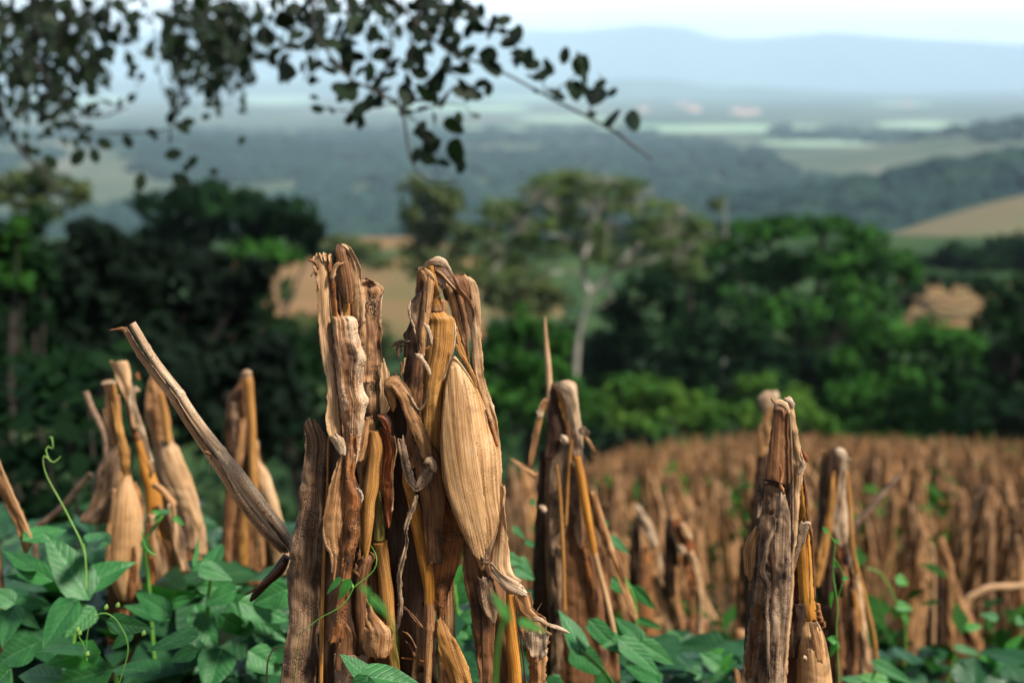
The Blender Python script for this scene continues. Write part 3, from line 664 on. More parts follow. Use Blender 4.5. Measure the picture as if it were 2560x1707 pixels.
# big central sheath with the crumpled white edge
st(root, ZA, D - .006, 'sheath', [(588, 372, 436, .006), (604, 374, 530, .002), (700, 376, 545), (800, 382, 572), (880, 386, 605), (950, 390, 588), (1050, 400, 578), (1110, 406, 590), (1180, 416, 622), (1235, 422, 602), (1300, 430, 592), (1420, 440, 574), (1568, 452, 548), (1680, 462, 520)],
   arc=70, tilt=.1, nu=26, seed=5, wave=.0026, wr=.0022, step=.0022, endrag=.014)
# mottled rust leaf behind on the right
st(root, ZA, D + .014, 'mottled', [(318, 578, 600), (345, 578, 660, -.004), (362, 570, 690), (410, 555, 722), (460, 545, 714), (600, 540, 704), (700, 540, 721), (770, 545, 706), (900, 560, 711), (1020, 560, 696), (1050, 560, 694)],
   arc=30, tilt=-.3, nu=20, seed=7, wave=.0035, wr=.0018, step=.0022)
bd(root, ZA, D + .006, 'white', [(655, 348, 5), (690, 372, 6), (718, 405, 6), (722, 430, 4)], arc=70, nu=5, seed=8, step=.002)
bd(root, ZA, D + .008, 'white', [(719, 430, 3), (709, 480, 5), (704, 560, 4), (706, 640, 3)], arc=50, nu=4, seed=9, step=.002)
st(root, ZA, D + .016, 'mottled', [(1030, 575, 695), (1100, 580, 694), (1200, 585, 690), (1330, 590, 672), (1440, 575, 655), (1560, 548, 640), (1640, 540, 650)], arc=55, tilt=.1, nu=14, seed=10, wave=.003, wr=.0016, step=.003)
st(root, ZA, D + .005, 'tan', [(1290, 560, 650), (1320, 575, 658), (1400, 560, 656), (1500, 548, 635), (1600, 540, 600)], arc=70, nu=12, seed=11, wr=.003, wave=.002, step=.0025)
# folded-over top
st(root, ZA, D + .012, 'dark', [(92, 396, 440), (150, 378, 500), (250, 366, 510), (400, 372, 520), (520, 385, 500), (600, 405, 480)], arc=-50, nu=8, seed=12, step=.004)  # dark inner sheet standing in for the shaded hollow between the folds
st(root, ZA, D - .002, 'brown', [(88, 400, 432, .008), (120, 390, 452), (170, 392, 470), (240, 404, 490), (330, 414, 510), (420, 428, 516), (480, 438, 510), (500, 446, 500)], arc=85, nu=14, seed=13, wr=.0009, step=.0025)
st(root, ZA, D + .001, 'pale', [(84, 426, 464, .008), (110, 446, 494), (150, 466, 522), (200, 484, 548), (270, 496, 571), (350, 506, 573), (430, 512, 590, .002), (520, 498, 600, .004), (620, 505, 590, .006)], arc=62, tilt=.2, nu=14, seed=14, wave=.002, wr=.0014, step=.0025)
tb(root, ZA, D + .004, 'gold', [(468, 480, 22), (466, 540, 27), (462, 640, 30)], ns=12)
bd(root, ZA, D + .002, 'pale', [(418, 440, 6), (422, 500, 9), (430, 570, 9), (440, 610, 5)], arc=60, nu=5, seed=15)
# dark broad leaf at the far left, with its yellow midrib
st(root, ZB, D + .018, 'mould', [(-150, 318, 334), (-90, 285, 400), (0, 296, 440), (120, 288, 438), (240, 268, 436), (330, 256, 432), (420, 262, 428), (520, 232, 424), (600, 213, 422), (700, 190, 418), (770, 196, 414), (850, 174, 412), (950, 176, 408), (1100, 186, 404), (1200, 186, 400), (1300, 168, 396), (1450, 145, 390), (1600, 128, 386), (1800, 120, 380)],
   arc=32, tilt=-.2, nu=22, seed=16, wave=.005, wr=.0022, step=.003, rag=.0014)
tb(root, ZB, D + .010, 'gold', [(448, -60, 5), (440, 60, 7), (434, 350, 9), (424, 550, 11), (412, 800, 13), (404, 1000, 14), (398, 1250, 15), (392, 1600, 15), (388, 1900, 15)], 'midrib', ns=10)
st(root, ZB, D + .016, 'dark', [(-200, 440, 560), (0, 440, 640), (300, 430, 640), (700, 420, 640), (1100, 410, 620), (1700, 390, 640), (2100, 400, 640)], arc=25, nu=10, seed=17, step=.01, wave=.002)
# curl and lower leaves
ed(root, ZB, D - .006, 'white', [(452, -20), (462, 10), (490, 50), (500, 72)], [(500, -40), (540, -10), (562, 50), (560, 104)], arc=75, nu=12, seed=18, wave=.002, step=.002)
st(root, ZB, D - .004, 'tan', [(80, 530, 560), (130, 505, 562), (200, 478, 553), (300, 448, 550), (400, 428, 546), (500, 408, 542), (600, 404, 536), (680, 425, 530), (740, 458, 526), (800, 466, 520), (880, 464, 500), (910, 468, 490)], arc=52, tilt=-.2, nu=16, seed=19, wave=.003, wr=.0015, step=.0025)
bd(root, ZB, D - .012, 'white', [(410, 560, 3), (412, 620, 6), (430, 680, 7), (455, 725, 7), (464, 790, 5), (463, 850, 3)], arc=60, nu=5, seed=31, step=.002)
st(root, ZB, D - .008, 'rust', [(-40, 566, 628), (100, 560, 626), (200, 556, 606), (300, 552, 640), (345, 550, 662), (375, 550, 668), (430, 548, 652), (500, 545, 642), (600, 540, 646), (700, 532, 622), (800, 528, 602), (900, 518, 582), (1000, 508, 575), (1150, 468, 560), (1300, 440, 530)], arc=70, tilt=.1, nu=18, seed=21, wave=.003, wr=.0018, step=.0025)
bd(root, ZB, D - .026, 'white', [(625, 305, 4), (646, 330, 12), (660, 362, 11), (655, 400, 6)], arc=60, nu=6, seed=32, step=.002)
st(root, ZB, D + .012, 'tan', [(-40, 625, 716), (60, 620, 706), (150, 620, 694), (250, 640, 680), (320, 648, 662)], arc=50, nu=12, seed=22, wr=.0018)
# golden young ear and stems
tbp = [(742, -60, 30), (745, 0, 38), (745, 60, 46), (735, 150, 45), (715, 300, 50), (700, 400, 45), (696, 520, 42), (690, 620, 34), (685, 700, 24), (684, 760, 12)]
tb(root, ZB, D + .004, 'gold', tbp, 'ear', ns=20, wr=.0008, step=.005)
tb(root, ZB, D + .016, 'brown', [(690, 740, 24), (688, 770, 40), (665, 830, 52), (655, 900, 44), (655, 1100, 44), (658, 1300, 42), (650, 1600, 44), (645, 2000, 44)], ns=14, wr=.0014, nodes=(.02,))
tb(root, ZB, D + .018, 'green_stalk', [(768, 330, 8), (770, 450, 22), (772, 560, 35), (772, 640, 38)], 'shank', ns=12)
tb(root, ZB, D + .018, 'gold', [(776, 655, 44), (786, 700, 42), (802, 850, 47), (818, 1000, 47), (832, 1150, 43), (840, 1300, 42), (868, 1450, 36), (890, 1700, 36)], ns=14, wr=.001, nodes=(.01,))
st(root, ZB, D + .008, 'redleaf', [(-90, 770, 790), (-20, 786, 860), (60, 800, 882), (150, 794, 866), (250, 790, 858), (350, 796, 864), (450, 805, 856), (530, 822, 846), (560, 830, 838)], arc=55, nu=14, seed=23, wave=.004, wr=.002, step=.0025)
bd(root, ZB, D - .001, 'pale', [(868, -30, 3), (882, 60, 4), (866, 150, 4), (856, 250, 4), (862, 350, 4), (852, 460, 3)], arc=50, nu=4, seed=33, step=.002)
st(root, ZB, D - .004, 'tan', [(1040, 690, 712), (1120, 684, 752), (1180, 680, 800), (1215, 676, 846), (1260, 670, 866), (1310, 664, 862), (1350, 668, 850), (1390, 690, 830)], arc=80, nu=18, seed=24, wr=.003, wave=.003, step=.0025)
st(root, ZB, D + .004, 'mould', [(1380, 480, 700), (1420, 474, 690), (1568, 480, 640), (1700, 470, 660)], arc=30, nu=14, seed=25, wave=.004)
st(root, ZB, D + .006, 'brown', [(1180, 500, 560), (1260, 490, 620), (1350, 488, 625), (1500, 480, 600)], arc=40, nu=12, seed=26, wave=.003)
tb(root, ZB, D + .002, 'gold', [(548, 1140, 4), (530, 1250, 5), (508, 1340, 4)], 'midrib', ns=6)
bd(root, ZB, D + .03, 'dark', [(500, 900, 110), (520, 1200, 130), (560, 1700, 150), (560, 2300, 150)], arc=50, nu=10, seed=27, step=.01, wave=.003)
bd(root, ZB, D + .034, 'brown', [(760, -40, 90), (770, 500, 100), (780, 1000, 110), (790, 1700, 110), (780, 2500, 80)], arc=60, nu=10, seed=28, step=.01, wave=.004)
for k, (x0, y0, x1, y1) in enumerate([(600, 840, 640, 880), (640, 720, 630, 780), (720, 720, 735, 780), (625, 800, 600, 850)]):
    bd(root, ZB, D - .006, 'brown', [(x0, y0, 8), ((x0 + x1) / 2 + 8, (y0 + y1) / 2, 10), (x1, y1, 3)], arc=70, nu=5, seed=40 + k)

# ---- the right plant, hooded, with the big ear
q = ZB(1300, 1568, 1.53); root = empty('maize_plant', grounded(q.x, 1.54), 'sharp hooded maize plant carrying the big husked ear in the middle of the photo', 'maize plant', GM)
culm(root, ZA(1110, 480, 1.55), 'tan', .012, lean=(-.03, .02))
ed(root, ZA, D - .008, 'white', [(998, 238, .01), (1035, 200), (1095, 172), (1150, 188), (1188, 236), (1208, 282), (1218, 305, .01)], [(1004, 246, .01), (1052, 228), (1108, 234), (1148, 250), (1178, 272), (1196, 296), (1212, 318, .01)], arc=70, nu=12, seed=50, nrm=V((0, -.75, .66)), step=.0025, wr=.0008)
ed(root, ZA, D - .002, 'brown', [(1078, 246), (1150, 256), (1215, 310), (1280, 385), (1335, 470), (1368, 545), (1362, 600), (1345, 640)], [(1082, 284), (1140, 330), (1195, 385), (1255, 440), (1305, 490), (1340, 552), (1352, 600), (1342, 642)], arc=55, nu=12, seed=51, wave=.0028, wr=.0012, step=.0025)
bd(root, ZA, D - .006, 'pale', [(1085, 262, 8), (1130, 290, 12), (1180, 345, 8), (1230, 400, 6)], arc=60, nu=6, seed=52, wr=.0014)
st(root, ZA, D + .010, 'dark', [(236, 1000, 1130), (300, 990, 1200), (360, 1100, 1240), (420, 1140, 1250), (480, 1160, 1200)], arc=-30, nu=10, seed=53, step=.004)
st(root, ZA, D - .004, 'tan', [(252, 980, 1020, .004), (275, 985, 1050), (310, 1002, 1078), (345, 1010, 1083), (420, 1004, 1074), (520, 996, 1062), (620, 984, 1046), (700, 974, 1022), (800, 984, 1016), (870, 990, 1010)], arc=82, nu=16, seed=54, wr=.0009, wave=.0008, step=.0025)
bd(root, ZA, D - .012, 'pale', [(1012, 262, 8), (1045, 285, 14), (1072, 320, 12), (1080, 345, 6)], arc=70, nu=7, seed=55)
bd(root, ZA, D - .010, 'brown', [(1036, 300, 4), (1030, 420, 5), (1020, 560, 4)], arc=40, nu=4, seed=56)
st(root, ZA, D + .006, 'brown', [(245, 970, 1000), (300, 960, 1010), (400, 952, 1010), (480, 948, 1000)], arc=50, nu=8, seed=57, wave=.001)
st(root, ZA, D, 'mould', [(390, 1000, 1012), (440, 955, 1010), (480, 920, 1004), (520, 900, 1000), (560, 900, 992), (610, 912, 988), (660, 925, 988), (730, 945, 986), (800, 962, 990), (900, 975, 992)], arc=48, tilt=-.2, nu=12, seed=58, wave=.003, wr=.0015, step=.0025)
bd(root, ZA, D - .006, 'white', [(916, 490, 5), (902, 530, 9), (910, 590, 9), (930, 650, 7), (948, 710, 4)], arc=60, nu=5, seed=59, step=.002)
tb(root, ZA, D + .010, 'orange', [(1052, 240, 22), (1078, 330, 20), (1092, 420, 26), (1096, 490, 34), (1096, 520, 42)], 'shank', ns=16)
tb(root, ZA, D + .009, 'tan', [(1096, 505, 43), (1095, 535, 47), (1095, 560, 46)], 'shank', ns=16, wr=.0006)
tb(root, ZA, D + .009, 'dark', [(1094, 545, 48), (1094, 552, 49), (1094, 558, 47)], 'shank', ns=16)
# husk sleeve over the ear
st(root, ZA, D + .004, 'gold', [(552, 1048, 1140, .004), (575, 1044, 1172), (600, 1040, 1212, -.002), (635, 1036, 1230), (700, 1030, 1229), (780, 1026, 1224), (850, 1018, 1212), (930, 1010, 1190), (1010, 1005, 1175), (1100, 1000, 1152), (1200, 998, 1140), (1400, 994, 1130), (1568, 990, 1130), (1700, 985, 1150), (1780, 1010, 1165)], arc=72, tilt=-.05, nu=22, seed=60, wr=.0012, wave=.0008, step=.003)
bd(root, ZA, D - .022, 'white', [(1222, 640, 4), (1226, 720, 5), (1218, 800, 5), (1205, 850, 5), (1180, 920, 5), (1160, 990, 4), (1148, 1035, 3)], arc=50, nu=5, seed=61, step=.002)
# big ear
ear = MB()
strip(ear, ZA, D + .002, [(868, 1214, 1226), (890, 1203, 1246), (925, 1186, 1272), (1000, 1166, 1324), (1100, 1148, 1384), (1200, 1138, 1430), (1300, 1130, 1468), (1400, 1124, 1502), (1500, 1119, 1533), (1600, 1118, 1548), (1700, 1128, 1552), (1800, 1152, 1548), (1900, 1190, 1545), (1970, 1215, 1548), (2080, 1262, 1528), (2180, 1312, 1498), (2260, 1360, 1468), (2330, 1390, 1440), (2360, 1402, 1428)], arc=180, nu=64, seed=62, wr=.0012, step=.0028)
ear = ear.build('ear', M['ear'], root)
# outer husk leaves wrapped on the ear
st(root, ZA, D - .030, 'ear', [(940, 1188, 1232), (1020, 1172, 1262), (1120, 1156, 1290), (1250, 1142, 1320), (1400, 1134, 1350), (1600, 1136, 1390), (1800, 1172, 1420), (2000, 1240, 1440), (2150, 1305, 1440), (2280, 1370, 1430)], name='husk', arc=32, nu=16, seed=63, wr=.0006, wave=.0003, solid=.0005, step=.003, nrm=V((-.2, -1, 0)))
st(root, ZB, D - .008, 'mould', [(430, 1480, 1545), (500, 1420, 1548), (580, 1375, 1535), (660, 1385, 1512), (740, 1420, 1490), (800, 1440, 1478)], name='husk', arc=50, nu=12, seed=64, wr=.001, solid=.0005)
bd(root, ZA, D - .004, 'gold', [(1228, 785, 10), (1262, 850, 15), (1310, 930, 16), (1350, 1005, 15), (1378, 1085, 6)], arc=80, nu=8, seed=65, step=.003)
# hanging strips on the right
st(root, ZA, D + .010, 'tan', [(360, 1140, 1175), (420, 1155, 1215), (500, 1184, 1240), (600, 1208, 1262), (700, 1240, 1290), (780, 1266, 1304), (840, 1290, 1312), (880, 1304, 1320)], arc=60, nu=10, seed=66, wr=.0012)
st(root, ZA, D + .014, 'brown', [(420, 1220, 1262), (500, 1240, 1290), (600, 1266, 1308), (700, 1282, 1314), (820, 1296, 1322), (930, 1314, 1330)], arc=60, nu=8, seed=67, wr=.001)
st(root, ZA, D + .004, 'gold', [(660, 1222, 1240), (740, 1228, 1262), (820, 1240, 1290), (900, 1270, 1320)], arc=50, nu=6, seed=68)
st(root, ZA, D, 'brown', [(296, 1205, 1268, .004), (330, 1218, 1320), (380, 1240, 1330), (430, 1280, 1340), (470, 1310, 1345)], arc=45, nu=12, seed=69, wave=.003, wr=.002)
st(root, ZA, D + .006, 'tan', [(420, 1270, 1330), (500, 1290, 1345), (600, 1310, 1352), (700, 1334, 1362), (800, 1342, 1366), (900, 1350, 1378), (1000, 1362, 1390)], arc=40, nu=8, seed=70)
st(root, ZA, D + .002, 'pale', [(306, 1290, 1318, .004), (325, 1278, 1345), (345, 1274, 1368), (400, 1288, 1391), (500, 1305, 1403), (600, 1322, 1406), (700, 1336, 1407), (800, 1346, 1413), (900, 1350, 1422), (1000, 1364, 1426), (1080, 1384, 1448), (1200, 1410, 1488), (1300, 1440, 1519), (1400, 1474, 1531), (1470, 1495, 1540), (1560, 1510, 1548), (1700, 1530, 1556)], arc=56, tilt=.15, nu=14, seed=71, wr=.0012, wave=.0016, step=.003)
bd(root, ZA, D - .010, 'rust', [(1440, 1240, 8), (1470, 1330, 12), (1500, 1420, 14), (1522, 1500, 9)], arc=50, nu=6, seed=72)
# left side rags
st(root, ZA, D + .016, 'dark', [(610, 918, 980), (680, 885, 985), (720, 866, 985), (800, 872, 985), (900, 868, 970), (1000, 866, 940), (1100, 872, 930), (1250, 900, 950)], arc=40, nu=10, seed=73, wave=.004, wr=.003, rag=.003)
bd(root, ZA, D + .014, 'mould', [(885, 770, 22), (850, 775, 24), (815, 790, 18), (797, 800, 8)], arc=40, nu=8, seed=74, wave=.004, rag=.003, endrag=.01)
bd(root, ZA, D + .014, 'mould', [(838, 800, 20), (832, 850, 12), (836, 890, 5)], arc=40, nu=6, seed=75, rag=.003)
for k, pts in enumerate([[(800, 970, 3), (818, 1010, 6), (832, 1050, 5)], [(880, 880, 3), (862, 950, 6), (845, 1010, 6)], [(845, 905, 5), (850, 960, 8), (842, 1020, 5)], [(872, 880, 3), (870, 930, 4), (858, 1000, 3)]]):
    bd(root, ZA, D + .006, 'pale' if k % 2 else 'brown', pts, arc=50, nu=4, seed=76 + k)
st(root, ZA, D - .002, 'brown', [(840, 962, 1000), (900, 940, 1000), (980, 925, 1002), (1060, 914, 1002), (1130, 900, 1000), (1250, 900, 992), (1400, 885, 990), (1568, 880, 985), (1650, 880, 990)], arc=60, nu=14, seed=80, wr=.0018, wave=.002)
ed(root, ZA, D - .012, 'grey', [(900, 1150), (930, 1215), (970, 1252), (1010, 1225), (1040, 1160), (1052, 1090)], [(912, 1130), (945, 1195), (972, 1236), (1000, 1210), (1028, 1150), (1046, 1085)], arc=50, nu=5, seed=81, step=.002)
bd(root, ZA, D - .020, 'white', [(1000, 640, 4), (1022, 655, 14), (1045, 700, 13), (1058, 745, 10), (1062, 790, 5)], arc=85, nu=8, seed=82, step=.002)
bd(root, ZA, D - .018, 'tan', [(1062, 770, 6), (1050, 800, 9), (1020, 815, 5)], arc=60, nu=5, seed=83)
bd(root, ZA, D - .020, 'white', [(952, 858, 5), (975, 868, 18), (1012, 915, 14), (1040, 960, 14), (1052, 1005, 8)], arc=85, nu=8, seed=84, step=.002)
# grey strap hanging across, and the small dried curl
bd(root, ZA, D - .010, 'tan', [(735, 1075, 12), (760, 1050, 28), (800, 1050, 45), (850, 1110, 50), (885, 1170, 48), (905, 1240, 45), (945, 1330, 46), (990, 1430, 48), (1022, 1530, 40), (1050, 1620, 24)], name='leaf', arc=48, nu=16, seed=85, wr=.0014, wave=.002, step=.003)
bd(root, ZA, D - .002, 'gold', [(745, 1080, 12), (765, 1120, 26), (790, 1180, 24), (800, 1240, 10)], arc=50, nu=8, seed=86, wr=.002)
bd(root, ZA, D - .006, 'dark', [(742, 1060, 4), (733, 1110, 5), (760, 1180, 5), (780, 1240, 3)], arc=50, nu=4, seed=87)
st(root, ZA, D + .010, 'pale', [(905, 712, 730), (1000, 705, 770), (1100, 700, 790), (1200, 700, 780), (1280, 702, 740)], arc=40, nu=10, seed=88, wave=.002)
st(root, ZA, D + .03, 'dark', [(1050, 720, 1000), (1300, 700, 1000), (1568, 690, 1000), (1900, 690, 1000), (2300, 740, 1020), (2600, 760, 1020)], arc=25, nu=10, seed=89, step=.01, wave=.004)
bd(root, ZA, D, 'redleaf', [(690, 1290, 14), (730, 1300, 34), (755, 1350, 30), (760, 1400, 14)], arc=70, nu=8, seed=90, wr=.003)
# lower half
bd(root, ZB, D - .012, 'grey', [(905, -10, 22), (925, 80, 26), (945, 170, 28), (975, 260, 30), (1010, 305, 28), (1060, 250, 42), (1100, 190, 30), (1128, 150, 18)], arc=50, nu=12, seed=91, wr=.0018, wave=.002, step=.003)
bd(root, ZB, D - .02, 'white', [(1060, 150, 10), (1095, 125, 26), (1125, 170, 22), (1130, 200, 8)], arc=60, nu=8, seed=92, wr=.002)
tb(root, ZB, D + .004, 'orange', [(935, 180, 12), (945, 260, 26), (970, 340, 34), (990, 400, 40), (1008, 500, 43), (1050, 700, 48), (1078, 850, 44), (1092, 960, 38), (1094, 1050, 34)], ns=16, wr=.001, step=.005)
tb(root, ZB, D + .004, 'tan', [(1094, 1040, 34), (1098, 1130, 36), (1096, 1250, 33), (1088, 1400, 30), (1080, 1568, 28), (1075, 1900, 30)], ns=14, wr=.0014, nodes=(.2,))
st(root, ZB, D - .006, 'brown', [(20, 1010, 1100), (100, 990, 1165), (250, 1010, 1190), (400, 1040, 1200), (560, 1060, 1180), (800, 1080, 1180)], arc=40, nu=14, seed=93, wr=.002, wave=.003)
st(root, ZB, D + .020, 'rust', [(380, 1150, 1260), (450, 1140, 1300), (520, 1140, 1322), (590, 1130, 1336), (680, 1118, 1318), (780, 1112, 1290), (880, 1112, 1256), (1000, 1118, 1216), (1100, 1135, 1200), (1190, 1160, 1182)], arc=28, nu=18, seed=94, wr=.0012, wave=.003, step=.003)
bd(root, ZB, D - .010, 'grey', [(1015, 350, 8), (995, 420, 18), (960, 500, 16), (940, 580, 14), (950, 640, 8), (930, 740, 14), (905, 840, 16), (900, 940, 16), (910, 1050, 14), (900, 1140, 16), (888, 1220, 6)], arc=70, nu=8, seed=95, wr=.003, wave=.003, step=.003, rag=.002)
bd(root, ZB, D + .004, 'mould', [(1160, 180, 6), (1180, 280, 12), (1220, 380, 16), (1270, 470, 18), (1330, 560, 12)], arc=50, nu=6, seed=96, wr=.0012)
st(root, ZB, D + .012, 'brown', [(560, 1330, 1350), (640, 1322, 1410), (800, 1310, 1462), (920, 1322, 1485), (1000, 1338, 1500), (1100, 1360, 1515), (1200, 1374, 1520), (1350, 1392, 1510), (1500, 1410, 1505), (1700, 1430, 1500), (1900, 1450, 1500)], arc=45, nu=14, seed=97, wr=.0015, wave=.003)
tb(root, ZB, D + .006, 'dark', [(1400, 1000, 5), (1430, 1200, 6), (1440, 1450, 6), (1445, 1700, 6)], 'midrib', ns=6)
st(root, ZB, D - .002, 'mould', [(880, 1400, 1500), (950, 1402, 1520), (1050, 1420, 1535), (1130, 1470, 1530), (1185, 1505, 1515)], arc=45, nu=12, seed=98, wr=.003, wave=.002)
st(root, ZB, D - .006, 'pale', [(290, 1556, 1580), (340, 1560, 1588), (400, 1552, 1578), (480, 1552, 1584), (560, 1540, 1592), (650, 1520, 1602), (740, 1495, 1612), (820, 1488, 1622), (870, 1510, 1650), (910, 1545, 1690), (960, 1580, 1600)], arc=50, tilt=.1, nu=14, seed=99, wr=.0014, wave=.002, step=.003)
ed(root, ZB, D - .014, 'white', [(1500, 790), (1560, 850), (1620, 880), (1690, 935), (1732, 1000)], [(1490, 850), (1545, 930), (1600, 990), (1650, 1000), (1700, 1004)], arc=40, nu=12, seed=100, wr=.0014, wave=.003)
tb(root, ZB, D + .008, 'orange', [(1612, 970, 24), (1620, 1100, 33), (1632, 1300, 42), (1648, 1500, 48), (1655, 1800, 50)], ns=14, wr=.001)
tb(root, ZB, D + .004, 'dark', [(1642, 1000, 5), (1672, 1200, 6), (1700, 1400, 6), (1715, 1600, 6)], 'midrib', ns=6)
st(root, ZB, D + .010, 'tan', [(985, 1640, 1740), (1040, 1650, 1756), (1100, 1664, 1775), (1140, 1672, 1845), (1180, 1680, 1848), (1250, 1690, 1868), (1320, 1706, 1862), (1400, 1728, 1852), (1500, 1740, 1848), (1600, 1742, 1840), (1800, 1750, 1830)], arc=35, nu=18, seed=101, wr=.0016, wave=.005, rag=.0035, step=.0025)
st(root, ZB, D + .006, 'white', [(1230, 1700, 1866), (1290, 1712, 1860), (1350, 1735, 1850), (1400, 1750, 1830)], arc=30, nu=14, seed=102, wr=.0022, wave=.003, rag=.004)
bd(root, ZB, D - .002, 'white', [(1770, 1150, 18), (1800, 1150, 16), (1845, 1178, 12), (1900, 1200, 10), (1950, 1215, 10), (2000, 1240, 3)], arc=60, nu=6, seed=103, wr=.0015)
tb(root, ZB, D - .002, 'twigdry', [(1780, 1120, 3), (1800, 1080, 3), (1820, 1050, 2)], 'husk_thread', ns=5)
st(root, ZB, D + .000, 'gold', [(1150, 1148, 1170), (1200, 1144, 1206), (1290, 1146, 1268), (1380, 1160, 1314), (1480, 1200, 1350), (1568, 1236, 1372), (1700, 1270, 1400)], arc=62, nu=16, seed=104, wr=.0018, wave=.002)
st(root, ZB, D + .014, 'tan', [(1330, 1150, 1230), (1450, 1155, 1280), (1600, 1150, 1320), (1800, 1160, 1320)], arc=45, nu=12, seed=105, wr=.0018, wave=.003)
tb(root, ZB, D + .02, 'orange', [(915, 1405, 5), (1000, 1415, 9), (1060, 1432, 10), (1108, 1442, 8)], 'twig', ns=7, wr=.001)
for k, pts in enumerate([[(900, 1060, 5), (960, 1100, 7), (1030, 1180, 6), (1050, 1210, 4)], [(1130, 1020, 5), (1150, 1060, 8), (1190, 1090, 4)], [(950, 1300, 6), (980, 1350, 9), (1000, 1400, 5)], [(930, 1230, 6), (975, 1270, 8), (1010, 1350, 5)], [(1150, 1150, 4), (1130, 1230, 10), (1150, 1300, 8), (1140, 1400, 6)]]):
    bd(root, ZB, D + .002, 'brown', pts, arc=60, nu=5, seed=110 + k, wr=.002, wave=.002)
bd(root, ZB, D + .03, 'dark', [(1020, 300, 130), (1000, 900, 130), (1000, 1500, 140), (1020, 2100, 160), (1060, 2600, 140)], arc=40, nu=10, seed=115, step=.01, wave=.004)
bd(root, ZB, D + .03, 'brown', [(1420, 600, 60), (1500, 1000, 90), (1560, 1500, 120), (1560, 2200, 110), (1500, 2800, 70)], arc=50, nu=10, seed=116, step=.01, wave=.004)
tb(root, ZA, D - .010, 'twigdry', [(1050, 500, 2), (1085, 470, 2), (1120, 440, 3), (1140, 400, 4), (1152, 378, 3)], 'husk_thread', ns=5)
bd(root, ZB, D + .012, 'tan', [(1010, 1120, 6), (1020, 1300, 10), (1000, 1500, 20), (990, 1700, 24)], arc=60, nu=8, seed=117, wr=.002)

# ---- right-hand plant with a smaller ear
q = ZG(350, 1568, 1.66); root = empty('maize_plant', grounded(q.x, 1.67), 'dark weathered maize plant with folded top and small ear at its foot, right side', 'maize plant', GM)
D = 1.62
culm(root, ZG(360, 400, D + .03), 'brown', .012)
st(root, ZG, D - .004, 'pale', [(180, 352, 384, .006), (215, 356, 397), (260, 368, 402), (330, 374, 412), (400, 378, 424), (465, 384, 440), (510, 384, 450), (545, 384, 440), (600, 384, 432), (700, 380, 424), (850, 374, 414), (1000, 366, 402), (1200, 350, 390), (1400, 325, 372), (1600, 300, 360), (1800, 290, 350)], arc=62, tilt=.15, nu=14, seed=120, wr=.0014, wave=.0012, step=.003)
tb(root, ZG, D - .008, 'grey', [(376, 250, 7), (384, 400, 7), (388, 550, 7), (392, 750, 8), (386, 950, 8), (376, 1150, 8), (355, 1400, 8), (340, 1600, 8)], 'midrib', ns=8)
st(root, ZG, D - .002, 'brown', [(198, 302, 346, .006), (240, 297, 374), (320, 288, 382), (400, 278, 384), (480, 268, 386), (560, 258, 388), (600, 250, 388)], arc=60, tilt=-.1, nu=12, seed=121, wr=.001, wave=.0006)
ed(root, ZG, D - .010, 'pale', [(300, 196), (330, 190), (352, 196), (372, 220), (380, 262)], [(300, 208), (325, 212), (345, 222), (362, 240), (376, 268)], arc=60, nu=6, seed=122, nrm=V((0, -.8, .6)), step=.003)
ed(root, ZG, D - .006, 'white', [(345, 192), (362, 180), (382, 178), (394, 196)], [(350, 200), (368, 215), (384, 230), (400, 232)], arc=60, nu=6, seed=123, nrm=V((0, -.8, .6)), step=.003)
bd(root, ZG, D - .012, 'tan', [(284, 176, 2), (292, 192, 4), (302, 208, 5)], arc=60, nu=4, seed=124)
bd(root, ZG, D - .008, 'redleaf', [(438, 450, 6), (455, 470, 14), (468, 490, 5)], arc=70, nu=5, seed=125)
bd(root, ZG, D - .016, 'white', [(428, 480, 8), (440, 505, 14), (430, 535, 12), (415, 560, 5)], arc=70, nu=6, seed=126, wr=.002)
st(root, ZG, D + .006, 'mould', [(590, 246, 400), (680, 238, 402), (800, 230, 404), (900, 226, 402), (1000, 220, 398), (1100, 208, 390), (1200, 190, 384), (1400, 160, 372), (1600, 128, 356), (1800, 110, 350)], arc=52, nu=24, seed=127, wr=.0028, wave=.003, step=.003, rag=.002)
st(root, ZG, D - .016, 'grey', [(650, 322, 356), (680, 314, 362), (760, 308, 380), (850, 300, 382), (950, 292, 382), (1050, 288, 380), (1150, 286, 376), (1300, 280, 366), (1450, 276, 350), (1600, 270, 340)], arc=45, nu=16, seed=128, wr=.002, wave=.002, step=.003)
bd(root, ZG, D - .020, 'dark', [(300, 760, 4), (286, 900, 8), (300, 1040, 12), (296, 1110, 6), (285, 1180, 5)], arc=40, nu=5, seed=129)
bd(root, ZG, D - .024, 'grey', [(305, 770, 5), (292, 830, 9), (262, 900, 14), (252, 960, 15), (240, 1020, 14), (258, 1070, 16), (270, 1120, 9), (265, 1220, 8), (272, 1350, 9), (268, 1600, 8)], arc=70, nu=7, seed=130, wr=.0025, wave=.002, rag=.0015)
bd(root, ZG, D - .018, 'white', [(250, 925, 3), (262, 960, 7), (280, 1000, 5)], arc=60, nu=4, seed=131)
ed(root, ZG, D - .014, 'grey', [(424, 778), (414, 830), (404, 900), (398, 960), (398, 1010)], [(476, 790), (466, 820), (446, 880), (420, 940), (406, 1010)], arc=40, nu=10, seed=132, wr=.0018, wave=.003)
bd(root, ZG, D - .022, 'white', [(440, 800, 5), (458, 786, 9), (474, 792, 8), (476, 806, 4)], arc=80, nu=5, seed=133)
